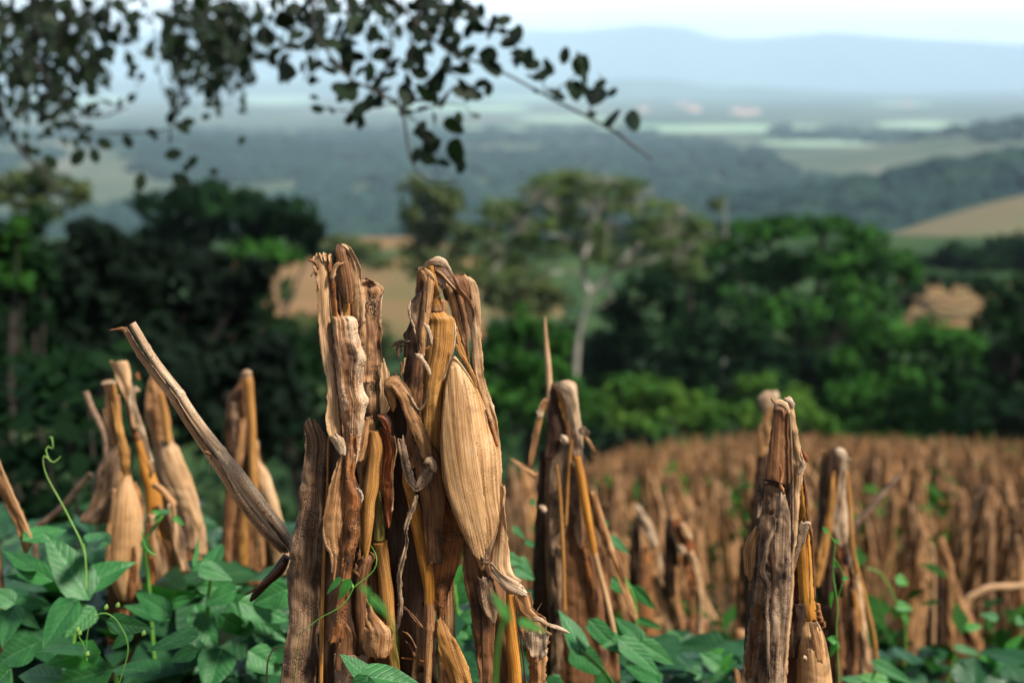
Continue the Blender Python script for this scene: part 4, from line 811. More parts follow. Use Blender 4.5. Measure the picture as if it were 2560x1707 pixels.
st(root, ZG, D + .008, 'tan', [(805, 214, 224), (850, 184, 222), (890, 160, 216), (940, 150, 208), (1000, 156, 204), (1040, 164, 194), (1060, 176, 190), (1115, 176, 184)], arc=40, tilt=.3, nu=10, seed=134, wr=.001, wave=.002)
bd(root, ZG, D + .002, 'grey', [(225, 610, 7), (232, 650, 14), (234, 710, 12), (222, 770, 5)], arc=50, nu=6, seed=135, wr=.002)
bd(root, ZG, D - .006, 'dark', [(250, 585, 10), (290, 590, 16), (330, 600, 14), (350, 620, 8)], arc=60, nu=6, seed=136, wr=.004, wave=.004)
bd(root, ZG, D - .012, 'rust', [(330, 505, 6), (338, 560, 8), (330, 600, 8), (350, 640, 6)], arc=60, nu=5, seed=137, wr=.002)
st(root, ZG, D + .012, 'orange', [(560, 425, 440), (650, 424, 452), (760, 416, 470), (900, 410, 482), (1050, 414, 492), (1180, 432, 500), (1250, 450, 506), (1268, 455, 508)], name='shank', arc=80, nu=14, seed=138, wr=.0008)
st(root, ZG, D + .006, 'brown', [(540, 432, 446), (650, 446, 464), (760, 458, 476), (850, 474, 490), (950, 484, 496), (1060, 490, 500), (1165, 496, 503)], arc=60, nu=6, seed=139)
bd(root, ZG, D + .02, 'redleaf', [(405, 1000, 10), (410, 1100, 12), (408, 1180, 14), (400, 1260, 14)], arc=70, nu=6, seed=140)
for k, (y, x) in enumerate([(1195, 512), (1225, 516), (1255, 526), (1280, 536)]):
    bd(root, ZG, D - .004, 'rust', [(x - 12, y - 14, 5), (x + 6, y - 6, 10), (x + 8, y + 10, 9), (x - 6, y + 18, 4)], arc=80, nu=5, seed=141 + k, wr=.002)
st(root, ZG, D + .002, 'dark', [(1180, 396, 450), (1230, 390, 460), (1300, 384, 440), (1380, 372, 430), (1450, 365, 425)], arc=40, nu=10, seed=146, wr=.003, wave=.003)
e2 = MB()
strip(e2, ZG, D + .004, [(1262, 454, 508), (1275, 446, 516), (1300, 428, 530), (1340, 420, 546), (1400, 413, 561), (1500, 412, 577), (1600, 410, 586), (1700, 412, 586), (1850, 425, 570), (2000, 450, 540), (2100, 480, 510)], arc=180, nu=56, seed=147, wr=.0018, step=.003)
e2.build('ear', M['ear'], root)
st(root, ZG, D - .014, 'tan', [(1270, 468, 500), (1340, 480, 522), (1400, 490, 532), (1460, 505, 535)], name='husk', arc=40, nu=8, seed=148, wr=.0014)
bd(root, ZG, D - .032, 'white', [(438, 1448, 5), (448, 1440, 10), (460, 1452, 5)], name='husk', arc=60, nu=4, seed=149)
st(root, ZG, D + .012, 'brown', [(1360, 372, 425), (1450, 366, 425), (1568, 355, 420), (1750, 350, 420)], arc=40, nu=12, seed=150, wr=.0016)
st(root, ZG, D + .002, 'brown', [(1185, 200, 240), (1210, 192, 244), (1300, 184, 240), (1450, 176, 232), (1600, 160, 230)], arc=50, nu=10, seed=151, wr=.0016, wave=.002)
bd(root, ZG, D - .006, 'tan', [(108, 1500, 8), (122, 1520, 14), (128, 1600, 20)], arc=50, nu=6, seed=152, wr=.002)
bd(root, ZG, D + .034, 'dark', [(330, 600, 60), (300, 1000, 100), (280, 1500, 130), (300, 2200, 140), (330, 2900, 90)], arc=50, nu=10, seed=153, step=.01, wave=.004)

# ================================================================ blurred plants a few steps behind
def mid(label, Zm, D, bx, name='maize_plant', group=GM):
    q = Zm(bx, 1500, D); return empty(name, grounded(q.x, D), label, 'maize plant', group)
def low(parent, Zm, D, x0, x1, y0, mat='brown', seed=0):
    """lower husk skirt from y0 down to the ground"""
    a = Zm((x0 + x1) / 2, y0, D + .03); b = parent.location
    w0 = (Zm(x1, y0, D) - Zm(x0, y0, D)).length / 2
    mb = MB()
    for k in range(5):
        r = random.Random(seed * 7 + k); off = (k - 2) * w0 * .42; f = 1.1 + .25 * r.random()
        c0 = a + V((off * .6, .012 * (k % 2), 0)); c2 = V((b.x + off * f, b.y + .02 * (k % 3 - 1), b.z)); c1 = (c0 + c2) / 2 + V((off * .3, -.015, 0))
        h = w0 * r.uniform(.3, .5); x = V((h, 0, 0)); sheet(mb, [c0 - x, c1 - x * 1.2, c2 - x], [c0 + x, c1 + x * 1.2, c2 + x], arc=60, nu=6, step=.03, seed=seed + k, wr=.003, wave=.006)
    mb.build('leaf', M[mat], parent, solid=.0008)
kw = dict(step=.006, wr=.002, wave=.003)
# E: plant right of the ear
D = 2.15; root = mid('blurred maize plant with pale hooked top and bright yellow stem, right of the big ear', ZE, D, 300)
culm(root, ZE(262, 300, D + .04), 'brown', .012)
st(root, ZE, D, 'brown', [(112, 192, 240), (150, 186, 262), (260, 172, 295), (400, 166, 325), (600, 160, 360), (800, 160, 392), (1000, 165, 425), (1300, 180, 455), (1568, 190, 480)], arc=60, nu=14, seed=201, **kw)
ed(root, ZE, D - .02, 'white', [(198, 112, .02), (240, 100), (285, 98), (312, 115), (318, 160), (326, 240), (338, 330), (345, 400), (340, 470)], [(205, 124, .02), (232, 150), (255, 185), (264, 215), (268, 250), (275, 300), (285, 350), (292, 400), (302, 470)], arc=60, nu=12, seed=202, **kw)
ed(root, ZE, D - .016, 'gold', [(205, 125), (222, 180), (240, 250), (262, 310)], [(240, 118), (262, 170), (270, 240), (272, 310)], arc=50, nu=8, seed=203, **kw)
st(root, ZE, D - .01, 'dark', [(130, 186, 214), (250, 176, 240), (400, 168, 262), (480, 160, 215)], arc=40, nu=8, seed=204, **kw)
st(root, ZE, D - .012, 'mould', [(400, 236, 335), (480, 190, 350), (600, 176, 345), (750, 178, 300), (900, 180, 240), (1200, 186, 240), (1500, 190, 250)], arc=45, nu=12, seed=205, **kw)
st(root, ZE, D - .02, 'grey', [(560, 268, 315), (650, 262, 325), (750, 290, 335), (850, 305, 340), (900, 315, 335)], arc=45, nu=10, seed=206, **kw)
st(root, ZE, D + .01, 'dark', [(440, 132, 190), (600, 126, 185), (800, 112, 176), (1000, 104, 172), (1300, 96, 200), (1600, 90, 220)], arc=45, nu=10, seed=207, **kw)
tb(root, ZE, D - .03, 'orange', [(318, 470, 15), (330, 540, 22), (350, 660, 22), (375, 800, 20), (400, 940, 17)], ns=12)
tb(root, ZE, D - .03, 'pale', [(400, 935, 17), (430, 1050, 15), (455, 1140, 15), (480, 1250, 15), (502, 1365, 15)], ns=12)
tb(root, ZE, D - .03, 'gold', [(218, 510, 6), (232, 640, 8), (240, 760, 9), (250, 1000, 10), (255, 1210, 10)], 'twig', ns=8)
tb(root, ZE, D - .025, 'gold', [(290, 385, 8), (275, 560, 9), (262, 800, 7)], 'twig', ns=8)
bd(root, ZE, D - .01, 'tan', [(170, 190, 14), (150, 220, 18), (140, 260, 14), (118, 350, 16), (102, 440, 15), (86, 520, 8)], arc=60, nu=7, seed=208, **kw)
bd(root, ZE, D - .01, 'white', [(128, 240, 10), (140, 258, 18), (132, 285, 8)], arc=60, nu=6, seed=209, **kw)
bd(root, ZE, D - .03, 'white', [(325, 350, 14), (345, 340, 24), (362, 350, 16), (352, 372, 10)], arc=70, nu=7, seed=210, **kw)
bd(root, ZE, D - .03, 'tan', [(352, 370, 9), (380, 410, 10), (408, 460, 6)], arc=70, nu=6, seed=211, **kw)
bd(root, ZE, D - .02, 'white', [(240, 370, 8), (256, 385, 18), (268, 410, 8)], arc=70, nu=6, seed=212, **kw)
bd(root, ZE, D - .02, 'white', [(138, 705, 8), (155, 725, 18), (165, 740, 8)], arc=70, nu=6, seed=213, **kw)
for k, (xs, m_) in enumerate([([(330, 560), (352, 800), (360, 1000), (380, 1250), (400, 1500)], 'brown'), ([(385, 640), (430, 790), (470, 900), (520, 1030), (600, 1260)], 'tan'), ([(300, 900), (310, 1100), (300, 1350), (305, 1560)], 'tan'), ([(350, 900), (385, 1100), (400, 1300), (410, 1560)], 'rust'), ([(230, 900), (225, 1200), (215, 1560)], 'mould'), ([(420, 900), (460, 1150), (490, 1400), (500, 1560)], 'brown')]):
    bd(root, ZE, D + .0 - .004 * k, m_, [(x, y, 20 + 4 * math.sin(k + i)) for i, (x, y) in enumerate(xs)], arc=60, nu=8, seed=214 + k, **kw)
low(root, ZE, D, 110, 500, 1400, 'brown', 5); low(root, ZE, D + .03, 150, 450, 900, 'dark', 6)
# its spear-like dry tip
root = empty('dry_cane', grounded(ZE(185, 900, 2.3).x, 2.3), 'thin upright dry cane standing as a spear behind the pale hooked top', 'cane', 'broken dry canes')
mb = MB(); P = [root.location, ZE(200, 900, 2.3), ZE(186, 420, 2.3), ZE(182, 180, 2.3), ZS(1372, 930, 2.3), ZS(1366, 860, 2.3), ZS(1362, 792, 2.3)]
tube(mb, P, [.008, .007, .006, .0055, .005, .004, .0015], ns=8, wr=.0006, nodes=(.55, .75)); mb.build('stalk', M['pale'], root)
bd(root, ZE, 2.3, 'tan', [(-10, 475, 5), (50, 515, 7), (100, 555, 12), (120, 560, 9), (145, 535, 4)], arc=60, nu=6, seed=230, **kw)
# G2: plant right of the folded one
D = 2.6; root = mid('blurred maize plant with split pale front leaf, right of the folded dark plant', ZG, D, 650)
culm(root, ZG(600, 480, D + .04), 'brown', .013)
st(root, ZG, D, 'dark', [(424, 584, 620), (450, 560, 650), (520, 545, 655), (600, 532, 640), (750, 520, 640), (900, 510, 660), (1100, 505, 690), (1300, 510, 740), (1568, 512, 780)], arc=60, nu=12, seed=231, **kw)
st(root, ZG, D - .03, 'gold', [(540, 582, 600), (650, 568, 605), (780, 545, 590), (900, 520, 570), (1000, 508, 550), (1100, 502, 530)], arc=50, nu=8, seed=232, **kw)
ed(root, ZG, D - .03, 'white', [(596, 434), (622, 424), (650, 440), (656, 480), (650, 600), (655, 700), (662, 800), (655, 880), (640, 900)], [(604, 460), (612, 470), (618, 480), (622, 500), (612, 600), (596, 720), (570, 820), (600, 880), (620, 905)], arc=45, nu=12, seed=233, **kw)
tb(root, ZG, D - .02, 'gold', [(652, 540, 12), (668, 700, 13), (680, 900, 13), (700, 1000, 12), (735, 1130, 12), (765, 1250, 12), (788, 1360, 12), (800, 1500, 11), (810, 1800, 11)], ns=10)
tb(root, ZG, D - .03, 'orange', [(686, 1120, 8), (698, 1200, 12), (712, 1310, 9)], ns=8)
bd(root, ZG, D + .01, 'tan', [(540, 435, 10), (542, 480, 14), (530, 560, 12), (520, 700, 10)], arc=60, nu=7, seed=234, **kw)
bd(root, ZG, D - .02, 'white', [(650, 480, 8), (668, 488, 12), (676, 500, 5)], arc=60, nu=6, seed=235, **kw)
bd(root, ZG, D - .01, 'rust', [(610, 900, 16), (630, 960, 22), (660, 1040, 22), (680, 1100, 14)], arc=60, nu=8, seed=236, **kw)
for k, (xs, m_) in enumerate([([(640, 1000), (650, 1200), (640, 1500)], 'tan'), ([(580, 1000), (560, 1300), (560, 1560)], 'dark'), ([(700, 1040), (730, 1250), (745, 1400), (750, 1560)], 'pale'), ([(690, 1200), (700, 1400), (690, 1600)], 'brown'), ([(610, 1150), (620, 1400), (610, 1600)], 'brown')]):
    bd(root, ZG, D - .02 - .004 * k, m_, [(x, y, 17) for x, y in xs], arc=60, nu=8, seed=237 + k, **kw)
low(root, ZG, D, 520, 790, 1400, 'brown', 8)
root = empty('dry_cane', grounded(ZG(640, 900, 2.75).x, 2.75), 'dark thin broken cane leaning out to the right of the split plant', 'cane', 'broken dry canes')
mb = MB(); P = [root.location, ZG(670, 850, 2.75), ZG(745, 750, 2.75), ZG(830, 650, 2.75), ZG(912, 556, 2.75)]
tube(mb, P, [.009, .008, .008, .007, .005], ns=8, wr=.0006, nodes=(.7,)); mb.build('stalk', M['twigdry'], root)
# blurred plant behind the folded one
D = 3.1; root = mid('very blurred maize plant with knobbly top rising just behind the folded dark plant', ZG, D, 230)
culm(root, ZG(250, 330, D + .03), 'brown', .014)
st(root, ZG, D, 'white', [(148, 262, 316), (175, 228, 328), (205, 224, 322), (228, 236, 300), (250, 248, 290), (275, 254, 284)], arc=70, nu=10, seed=250, **kw)
st(root, ZG, D - .02, 'tan', [(222, 262, 300), (250, 262, 296), (300, 256, 282), (330, 250, 280)], arc=70, nu=10, seed=254, **kw)
bd(root, ZG, D - .02, 'tan', [(262, 260, 12), (262, 320, 22), (270, 370, 22), (268, 420, 12)], arc=70, nu=8, seed=251, **kw)
st(root, ZG, D, 'tan', [(310, 226, 262), (360, 212, 272), (440, 208, 270), (470, 212, 250)], arc=60, nu=8, seed=252, **kw)
st(root, ZG, D + .01, 'dark', [(370, 220, 280), (500, 214, 270), (700, 190, 260), (1000, 172, 260), (1300, 140, 260), (1600, 100, 280)], arc=60, nu=8, seed=253, **kw)
low(root, ZG, D, 120, 280, 900, 'brown', 9); low(root, ZG, D - .02, 100, 280, 1300, 'tan', 10)
# G3
D = 4.0; root = mid('blurred maize plant with pale straight cane at the lower right', ZG, D, 1180)
st(root, ZG, D, 'brown', [(855, 1095, 1130), (950, 1085, 1150), (1100, 1070, 1200), (1300, 1040, 1290), (1568, 1030, 1330)], arc=60, nu=12, seed=260, **kw)
bd(root, ZG, D - .03, 'tan', [(1110, 862, 16), (1130, 930, 22), (1150, 1020, 24), (1165, 1120, 22), (1160, 1250, 18), (1165, 1400, 18), (1170, 1600, 18)], arc=60, nu=8, seed=261, **kw)
bd(root, ZG, D - .03, 'tan', [(1160, 1060, 18), (1195, 1160, 24), (1235, 1270, 26), (1290, 1380, 22), (1320, 1500, 16), (1340, 1700, 20)], arc=60, nu=8, seed=262, **kw)
tb(root, ZG, D - .05, 'pale', [(1062, 890, 12), (1076, 950, 10), (1078, 1100, 11), (1074, 1300, 12), (1066, 1568, 13), (1060, 1900, 13)], ns=8)
bd(root, ZG, D - .05, 'dark', [(1100, 1000, 14), (1110, 1200, 20), (1110, 1500, 26)], arc=50, nu=6, seed=263, **kw)
low(root, ZG, D, 1040, 1330, 1350, 'brown', 11)
root = empty('dry_cane', grounded(ZG(1350, 1100, 4.1).x, 4.1), 'thin bowed dry cane crossing the field at the lower right edge', 'cane', 'broken dry canes')
mb = MB(); P = [root.location, ZG(1235, 1180, 4.1), ZG(1290, 1130, 4.1), ZG(1350, 1105, 4.1), ZG(1440, 1100, 4.1), ZG(1540, 1090, 4.1)]
tube(mb, P, [.012, .012, .011, .011, .011, .01], ns=8); mb.build('stalk', M['pale'], root)
D = 3.6; root = mid('blurred maize plant with slanting pale blade on top, among the first field rows', ZE, D, 680)
bd(root, ZE, D, 'white', [(603, 708, 10), (625, 745, 20), (655, 800, 24), (685, 880, 22), (705, 960, 18), (725, 1060, 14)], arc=60, nu=8, seed=400, **kw)
bd(root, ZE, D + .02, 'dark', [(612, 750, 14), (600, 900, 26), (596, 1050, 30), (610, 1250, 34)], arc=50, nu=8, seed=401, **kw)
for k, (xs, m_) in enumerate([([(700, 900), (680, 1050), (670, 1200), (690, 1350)], 'tan'), ([(715, 1050), (745, 1180), (765, 1320)], 'pale'), ([(650, 900), (650, 1100), (655, 1340)], 'rust'), ([(730, 1000), (790, 1180), (840, 1340)], 'tan'), ([(640, 1000), (625, 1180), (600, 1340)], 'brown')]):
    bd(root, ZE, D - .02 - .006 * k, m_, [(x, y, 16 + 12 * (i == 1 or i == 2)) for i, (x, y) in enumerate(xs)], arc=60, nu=8, seed=402 + k, **kw)
low(root, ZE, D, 600, 800, 1250, 'tan', 20)
D = 3.4; root = mid('blurred dark-topped maize plant with splayed pale husk legs, among the first field rows', ZE, D, 880)
bd(root, ZE, D, 'dark', [(765, 768, 14), (770, 850, 30), (775, 950, 34), (770, 1150, 36)], arc=60, nu=8, seed=410, **kw)
bd(root, ZE, D - .02, 'redleaf', [(790, 770, 14), (820, 830, 30), (850, 900, 34), (865, 1000, 28), (875, 1120, 26)], arc=60, nu=8, seed=411, **kw)
bd(root, ZE, D - .04, 'white', [(812, 900, 10), (825, 925, 18), (838, 945, 10)], arc=70, nu=6, seed=412, **kw)
for k, (xs, m_) in enumerate([([(820, 790), (850, 840), (870, 870)], 'pale'), ([(860, 930), (900, 1030), (925, 1120), (945, 1190), (985, 1260)], 'pale'), ([(905, 1060), (915, 1200), (915, 1380)], 'pale'), ([(850, 1000), (860, 1120), (880, 1260)], 'rust'), ([(800, 1000), (800, 1180), (830, 1340)], 'tan'), ([(880, 1100), (870, 1300), (880, 1500)], 'brown')]):
    bd(root, ZE, D - .03 - .006 * k, m_, [(x, y, 15 + 5 * math.sin(i * 2 + k)) for i, (x, y) in enumerate(xs)], arc=60, nu=8, seed=413 + k, **kw)
low(root, ZE, D, 780, 960, 1250, 'brown', 21)
# ---------------- left group (C / D maps)
D = 2.35; root = mid('blurred maize plant with flat-topped husks and plump pale ear, left of the leaning cane', ZC, D, 740)
culm(root, ZC(700, 560, D + .05), 'tan', .012)
st(root, ZC, D - .01, 'tan', [(472, 620, 660), (500, 636, 690), (600, 642, 695), (700, 655, 715), (830, 675, 735), (860, 690, 730)], arc=60, nu=10, seed=270, **kw)
st(root, ZC, D - .018, 'gold', [(468, 655, 716), (520, 672, 718), (620, 690, 728), (720, 705, 742), (820, 716, 772), (900, 720, 796), (1000, 738, 800), (1050, 752, 804), (1070, 758, 800)], arc=75, nu=12, seed=271, **kw)
bd(root, ZC, D - .03, 'white', [(618, 488, 8), (650, 478, 12), (700, 476, 12), (716, 484, 6)], arc=60, nu=6, seed=272, **kw)
st(root, ZC, D + .01, 'mould', [(640, 628, 660), (720, 630, 668), (780, 650, 700), (900, 660, 740), (1000, 600, 740), (1200, 560, 700), (1310, 490, 680), (1340, 500, 640)], arc=40, nu=10, seed=273, **kw)
e = MB(); strip(e, ZC, D - .02, [(1045, 755, 802), (1075, 742, 808), (1120, 718, 822), (1200, 690, 850), (1280, 674, 868), (1360, 664, 874), (1450, 656, 872), (1568, 650, 862), (1640, 660, 850), (1720, 690, 840), (1800, 730, 820)], arc=180, nu=32, seed=274, wr=.002, step=.006); e.build('ear', M['ear'], root)
bd(root, ZC, D - .05, 'tan', [(700, 1130, 12), (680, 1300, 14), (665, 1450, 12), (660, 1600, 10)], name='husk', arc=50, nu=6, seed=275, **kw)
bd(root, ZD, D - .04, 'rust', [(1010, 500, 40), (1020, 650, 45), (1020, 780, 40), (1030, 950, 26)], arc=60, nu=8, seed=276, **kw)
bd(root, ZC, D, 'rust', [(815, 1090, 14), (850, 1180, 20), (868, 1260, 18), (872, 1340, 10)], arc=60, nu=8, seed=277, **kw)
low(root, ZC, D, 660, 860, 1500, 'brown', 12)
D = 2.42; root = mid('blurred maize plant with wide pale blade flaring at top beside the leaning cane', ZC, D, 950)
st(root, ZC, D, 'pale', [(348, 672, 778), (390, 686, 792), (450, 712, 800), (520, 742, 812), (590, 772, 828), (660, 795, 838), (760, 810, 850)], arc=45, nu=10, seed=280, **kw)
bd(root, ZC, D - .02, 'white', [(860, 530, 8), (835, 520, 20), (810, 560, 18), (822, 640, 20), (852, 720, 18), (880, 800, 18), (908, 900, 16), (928, 975, 12)], arc=60, nu=8, seed=281, **kw)
bd(root, ZC, D + .01, 'rust', [(850, 420, 8), (835, 440, 14), (850, 465, 12)], arc=60, nu=6, seed=282, **kw)
tb(root, ZC, D + .01, 'brown', [(785, 590, 18), (800, 680, 22), (825, 770, 26), (850, 830, 24)], ns=10, wr=.002)
tb(root, ZC, D + .01, 'orange', [(842, 830, 20), (870, 900, 28), (885, 980, 34), (910, 1060, 44), (935, 1150, 52), (945, 1280, 54), (940, 1400, 56), (930, 1480, 40)], 'ear', ns=14, wr=.002)
bd(root, ZC, D - .03, 'tan', [(905, 960, 14), (930, 1010, 18), (920, 1060, 14)], arc=60, nu=7, seed=283, **kw)
for k, (pts, m_) in enumerate([([(1200, 200), (1290, 420), (1340, 620), (1360, 800), (1390, 1000), (1420, 1180)], 'tan'), ([(1180, 260), (1190, 420), (1240, 640), (1270, 800)], 'pale'), ([(1290, 240), (1380, 420), (1400, 600), (1440, 720)], 'mould'), ([(1160, 330), (1160, 520), (1170, 700), (1160, 860)], 'rust'), ([(1180, 30), (1250, 80), (1310, 150), (1345, 200)], 'tan'), ([(1330, 180), (1345, 300), (1360, 480), (1410, 700)], 'pale')]):
    bd(root, ZD, D - .02 - .005 * k, m_, [(x, y, 42 if k < 3 else 26) for x, y in pts], arc=60, nu=8, seed=284 + k, **kw)
low(root, ZC, D, 880, 1100, 1300, 'brown', 13)
D = 2.6; root = mid('blurred brown maize plant directly behind the leaning cane', ZC, D, 1100)
culm(root, ZC(950, 560, D + .05), 'brown', .012)
st(root, ZC, D, 'tan', [(440, 925, 950), (490, 900, 975), (560, 892, 1010), (700, 888, 1045), (830, 930, 1062), (950, 945, 1120), (1080, 960, 1160), (1250, 980, 1220)], arc=60, nu=12, seed=290, **kw)
tb(root, ZC, D - .03, 'gold', [(985, 540, 20), (1005, 640, 22), (1020, 740, 22), (1030, 840, 20)], ns=10)
e = MB(); strip(e, ZC, D - .02, [(830, 990, 1050), (880, 978, 1095), (980, 975, 1140), (1080, 1000, 1180), (1200, 1060, 1215), (1350, 1120, 1250), (1450, 1130, 1268), (1530, 1180, 1268)], arc=75, nu=14, seed=291, **kw); e.build('husk', M['pale'], root, solid=.001)
bd(root, ZC, D + .01, 'dark', [(1050, 900, 24), (1060, 1050, 30), (1090, 1200, 34), (1110, 1400, 30)], arc=50, nu=8, seed=292, **kw)
bd(root, ZC, D - .04, 'mould', [(1150, 1300, 20), (1165, 1400, 30), (1160, 1500, 24)], arc=50, nu=8, seed=293, **kw)
low(root, ZC, D, 930, 1230, 1300, 'brown', 14)
D = 2.75; root = mid('blurred lone maize plant with rounded stem top between leaning cane and tallest husks', ZC, D, 1520)
culm(root, ZC(1500, 520, D + .06), 'brown', .013)
st(root, ZC, D, 'brown', [(420, 1475, 1530), (500, 1450, 1550), (560, 1400, 1552), (650, 1384, 1555), (760, 1376, 1560), (880, 1390, 1575), (1000, 1396, 1600), (1200, 1375, 1640), (1500, 1355, 1690), (1700, 1340, 1700)], arc=55, nu=14, seed=300, **kw)
tb(root, ZC, D - .03, 'gold', [(1508, 425, 22), (1520, 460, 32), (1530, 560, 28), (1540, 700, 27), (1545, 830, 27), (1550, 1000, 30), (1556, 1150, 28)], ns=12)
bd(root, ZC, D - .05, 'white', [(1488, 440, 14), (1510, 420, 26), (1538, 432, 18)], arc=70, nu=7, seed=301, **kw)
e = MB(); strip(e, ZC, D - .02, [(830, 1548, 1580), (900, 1545, 1592), (960, 1560, 1600), (1050, 1575, 1650), (1200, 1590, 1702), (1350, 1620, 1740), (1500, 1660, 1785), (1650, 1690, 1790)], arc=70, nu=12, seed=302, **kw); e.build('husk', M['pale'], root, solid=.001)
for k, (xs, m_) in enumerate([([(1430, 600), (1440, 750), (1450, 900), (1440, 1100)], 'mould'), ([(1480, 700), (1470, 900), (1440, 1100), (1400, 1400)], 'tan'), ([(1510, 1200), (1500, 1400), (1490, 1600)], 'gold'), ([(1420, 1150), (1400, 1350), (1390, 1600)], 'brown'), ([(1570, 1250), (1590, 1400), (1600, 1600)], 'tan')]):
    bd(root, ZC, D - .04 - .004 * k, m_, [(x, y, 26) for x, y in xs], arc=60, nu=8, seed=303 + k, **kw)
low(root, ZC, D, 1360, 1700, 1500, 'brown', 15)
D = 2.0; root = mid('tan dry leaf blade hanging at the left edge of the photo', ZC, D, -60, 'maize_plant')
culm(root, ZC(-120, 700, D + .02), 'brown', .012)
st(root, ZC, D, 'tan', [(850, -110, -60), (960, -60, 5), (1050, -40, 45), (1150, -10, 90), (1250, 40, 130), (1350, 90, 170), (1440, 120, 205), (1490, 140, 185), (1520, 150, 170)], arc=35, tilt=.2, nu=12, seed=310, **kw)
tb(root, ZC, D - .012, 'pale', [(-30, 900, 5), (40, 1080, 7), (110, 1240, 7), (180, 1400, 5)], 'midrib', ns=6)
# ---- the leaning broken cane in near focus
root = empty('leaning_cane', grounded(ZD(1900, 900, 1.68).x, 1.68), 'pale grooved broken cane leaning diagonally against the tall husks, snapped near its foot', 'cane', 'broken dry canes')
D = 1.60
c1 = [(803, 122, 28), (890, 268, 30), (985, 410, 30), (1085, 535, 32), (1190, 700, 34), (1330, 890, 42), (1470, 1070, 50), (1620, 1275, 55), (1720, 1400, 50), (1800, 1520, 40)]
tb(root, ZC, D, 'white', [(x + 6, y - 4, r * .8) for x, y, r in c1], 'stalk', ns=18, step=.004, flute=.05, wr=.0006, nodes=(.1, .3, .55))
c2 = [(758, 150, 18), (845, 300, 24), (940, 430, 26), (1040, 560, 28), (1150, 730, 30), (1268, 900, 34), (1390, 1080, 40), (1500, 1240, 44), (1620, 1390, 44), (1740, 1510, 36)]
tb(root, ZC, D + .010, 'pale', [(x + 4, y - 3, r * .85) for x, y, r in c2], 'stalk', ns=16, step=.004, wr=.0006, nodes=(.11, .32, .55))
bd(root, ZC, D - .002, 'dark', [(772, 140, 3), (872, 300, 4), (968, 430, 4), (1062, 552, 4), (1170, 730, 4), (1296, 895, 5), (1330, 945, 3)], name='groove', arc=50, nu=4, seed=320, step=.004)
bd(root, ZC, D - .016, 'mould', [(1360, 990, 4), (1420, 1100, 10), (1500, 1230, 16), (1590, 1350, 20), (1680, 1440, 22), (1760, 1520, 14)], name='husk', arc=60, nu=8, seed=321, step=.004, wr=.001)
bd(root, ZC, D - .016, 'dark', [(1640, 1320, 5), (1700, 1400, 8), (1760, 1480, 5)], name='groove', arc=60, nu=4, seed=322, step=.004)
bd(root, ZC, D, 'brown', [(678, 157, 3), (715, 154, 6), (750, 150, 12), (765, 158, 14)], name='husk', arc=60, nu=5, seed=323, step=.003)
tb(root, ZC, D - .014, 'brown', [(1258, 905, 14), (1275, 912, 12), (1290, 920, 6)], 'bud', ns=8, wr=.001)
tb(root, ZC, D - .018, 'brown', [(1600, 1275, 8), (1615, 1270, 10), (1628, 1280, 6)], 'bud', ns=8, wr=.001)
tb(root, ZC, D - .002, 'twigdry', [(1280, 930, 3), (1282, 990, 3), (1279, 1032, 3)], 'husk_thread', ns=5)
tb(root, ZD, D + .005, 'dark', [(2215, 590, 34), (2150, 700, 44), (2060, 790, 40), (1985, 870, 26), (1935, 935, 8)], 'stalk', ns=12, wr=.002, step=.004)
tb(root, ZD, D - .004, 'brown', [(2190, 640, 14), (2090, 750, 18), (1990, 830, 14), (1895, 885, 6)], 'stalk', ns=10, wr=.001, step=.004)
for lab, pts, r_ in (('dark thin broken cane lying across the bean leaves at the left', [(555, 1040), (480, 1120), (380, 1240), (290, 1320), (215, 1400)], .006), ('short reddish cane tip poking up left of the plump pale ear', [(525, 535), (555, 620), (600, 710), (640, 810), (650, 950)], .006)):
    P = [ZC(x, y, 2.5) for x, y in pts]; lo = min(P, key=lambda p: p.z)
    root = empty('dry_cane', grounded(lo.x, 2.5), lab, 'cane', 'broken dry canes')
    mb = MB(); tube(mb, P + [V((lo.x, 2.5, root.location.z))] if P[-1] == lo else [V((lo.x, 2.5, root.location.z))] + P, [r_] * 6, ns=7); mb.build('stalk', M['twigdry'], root)

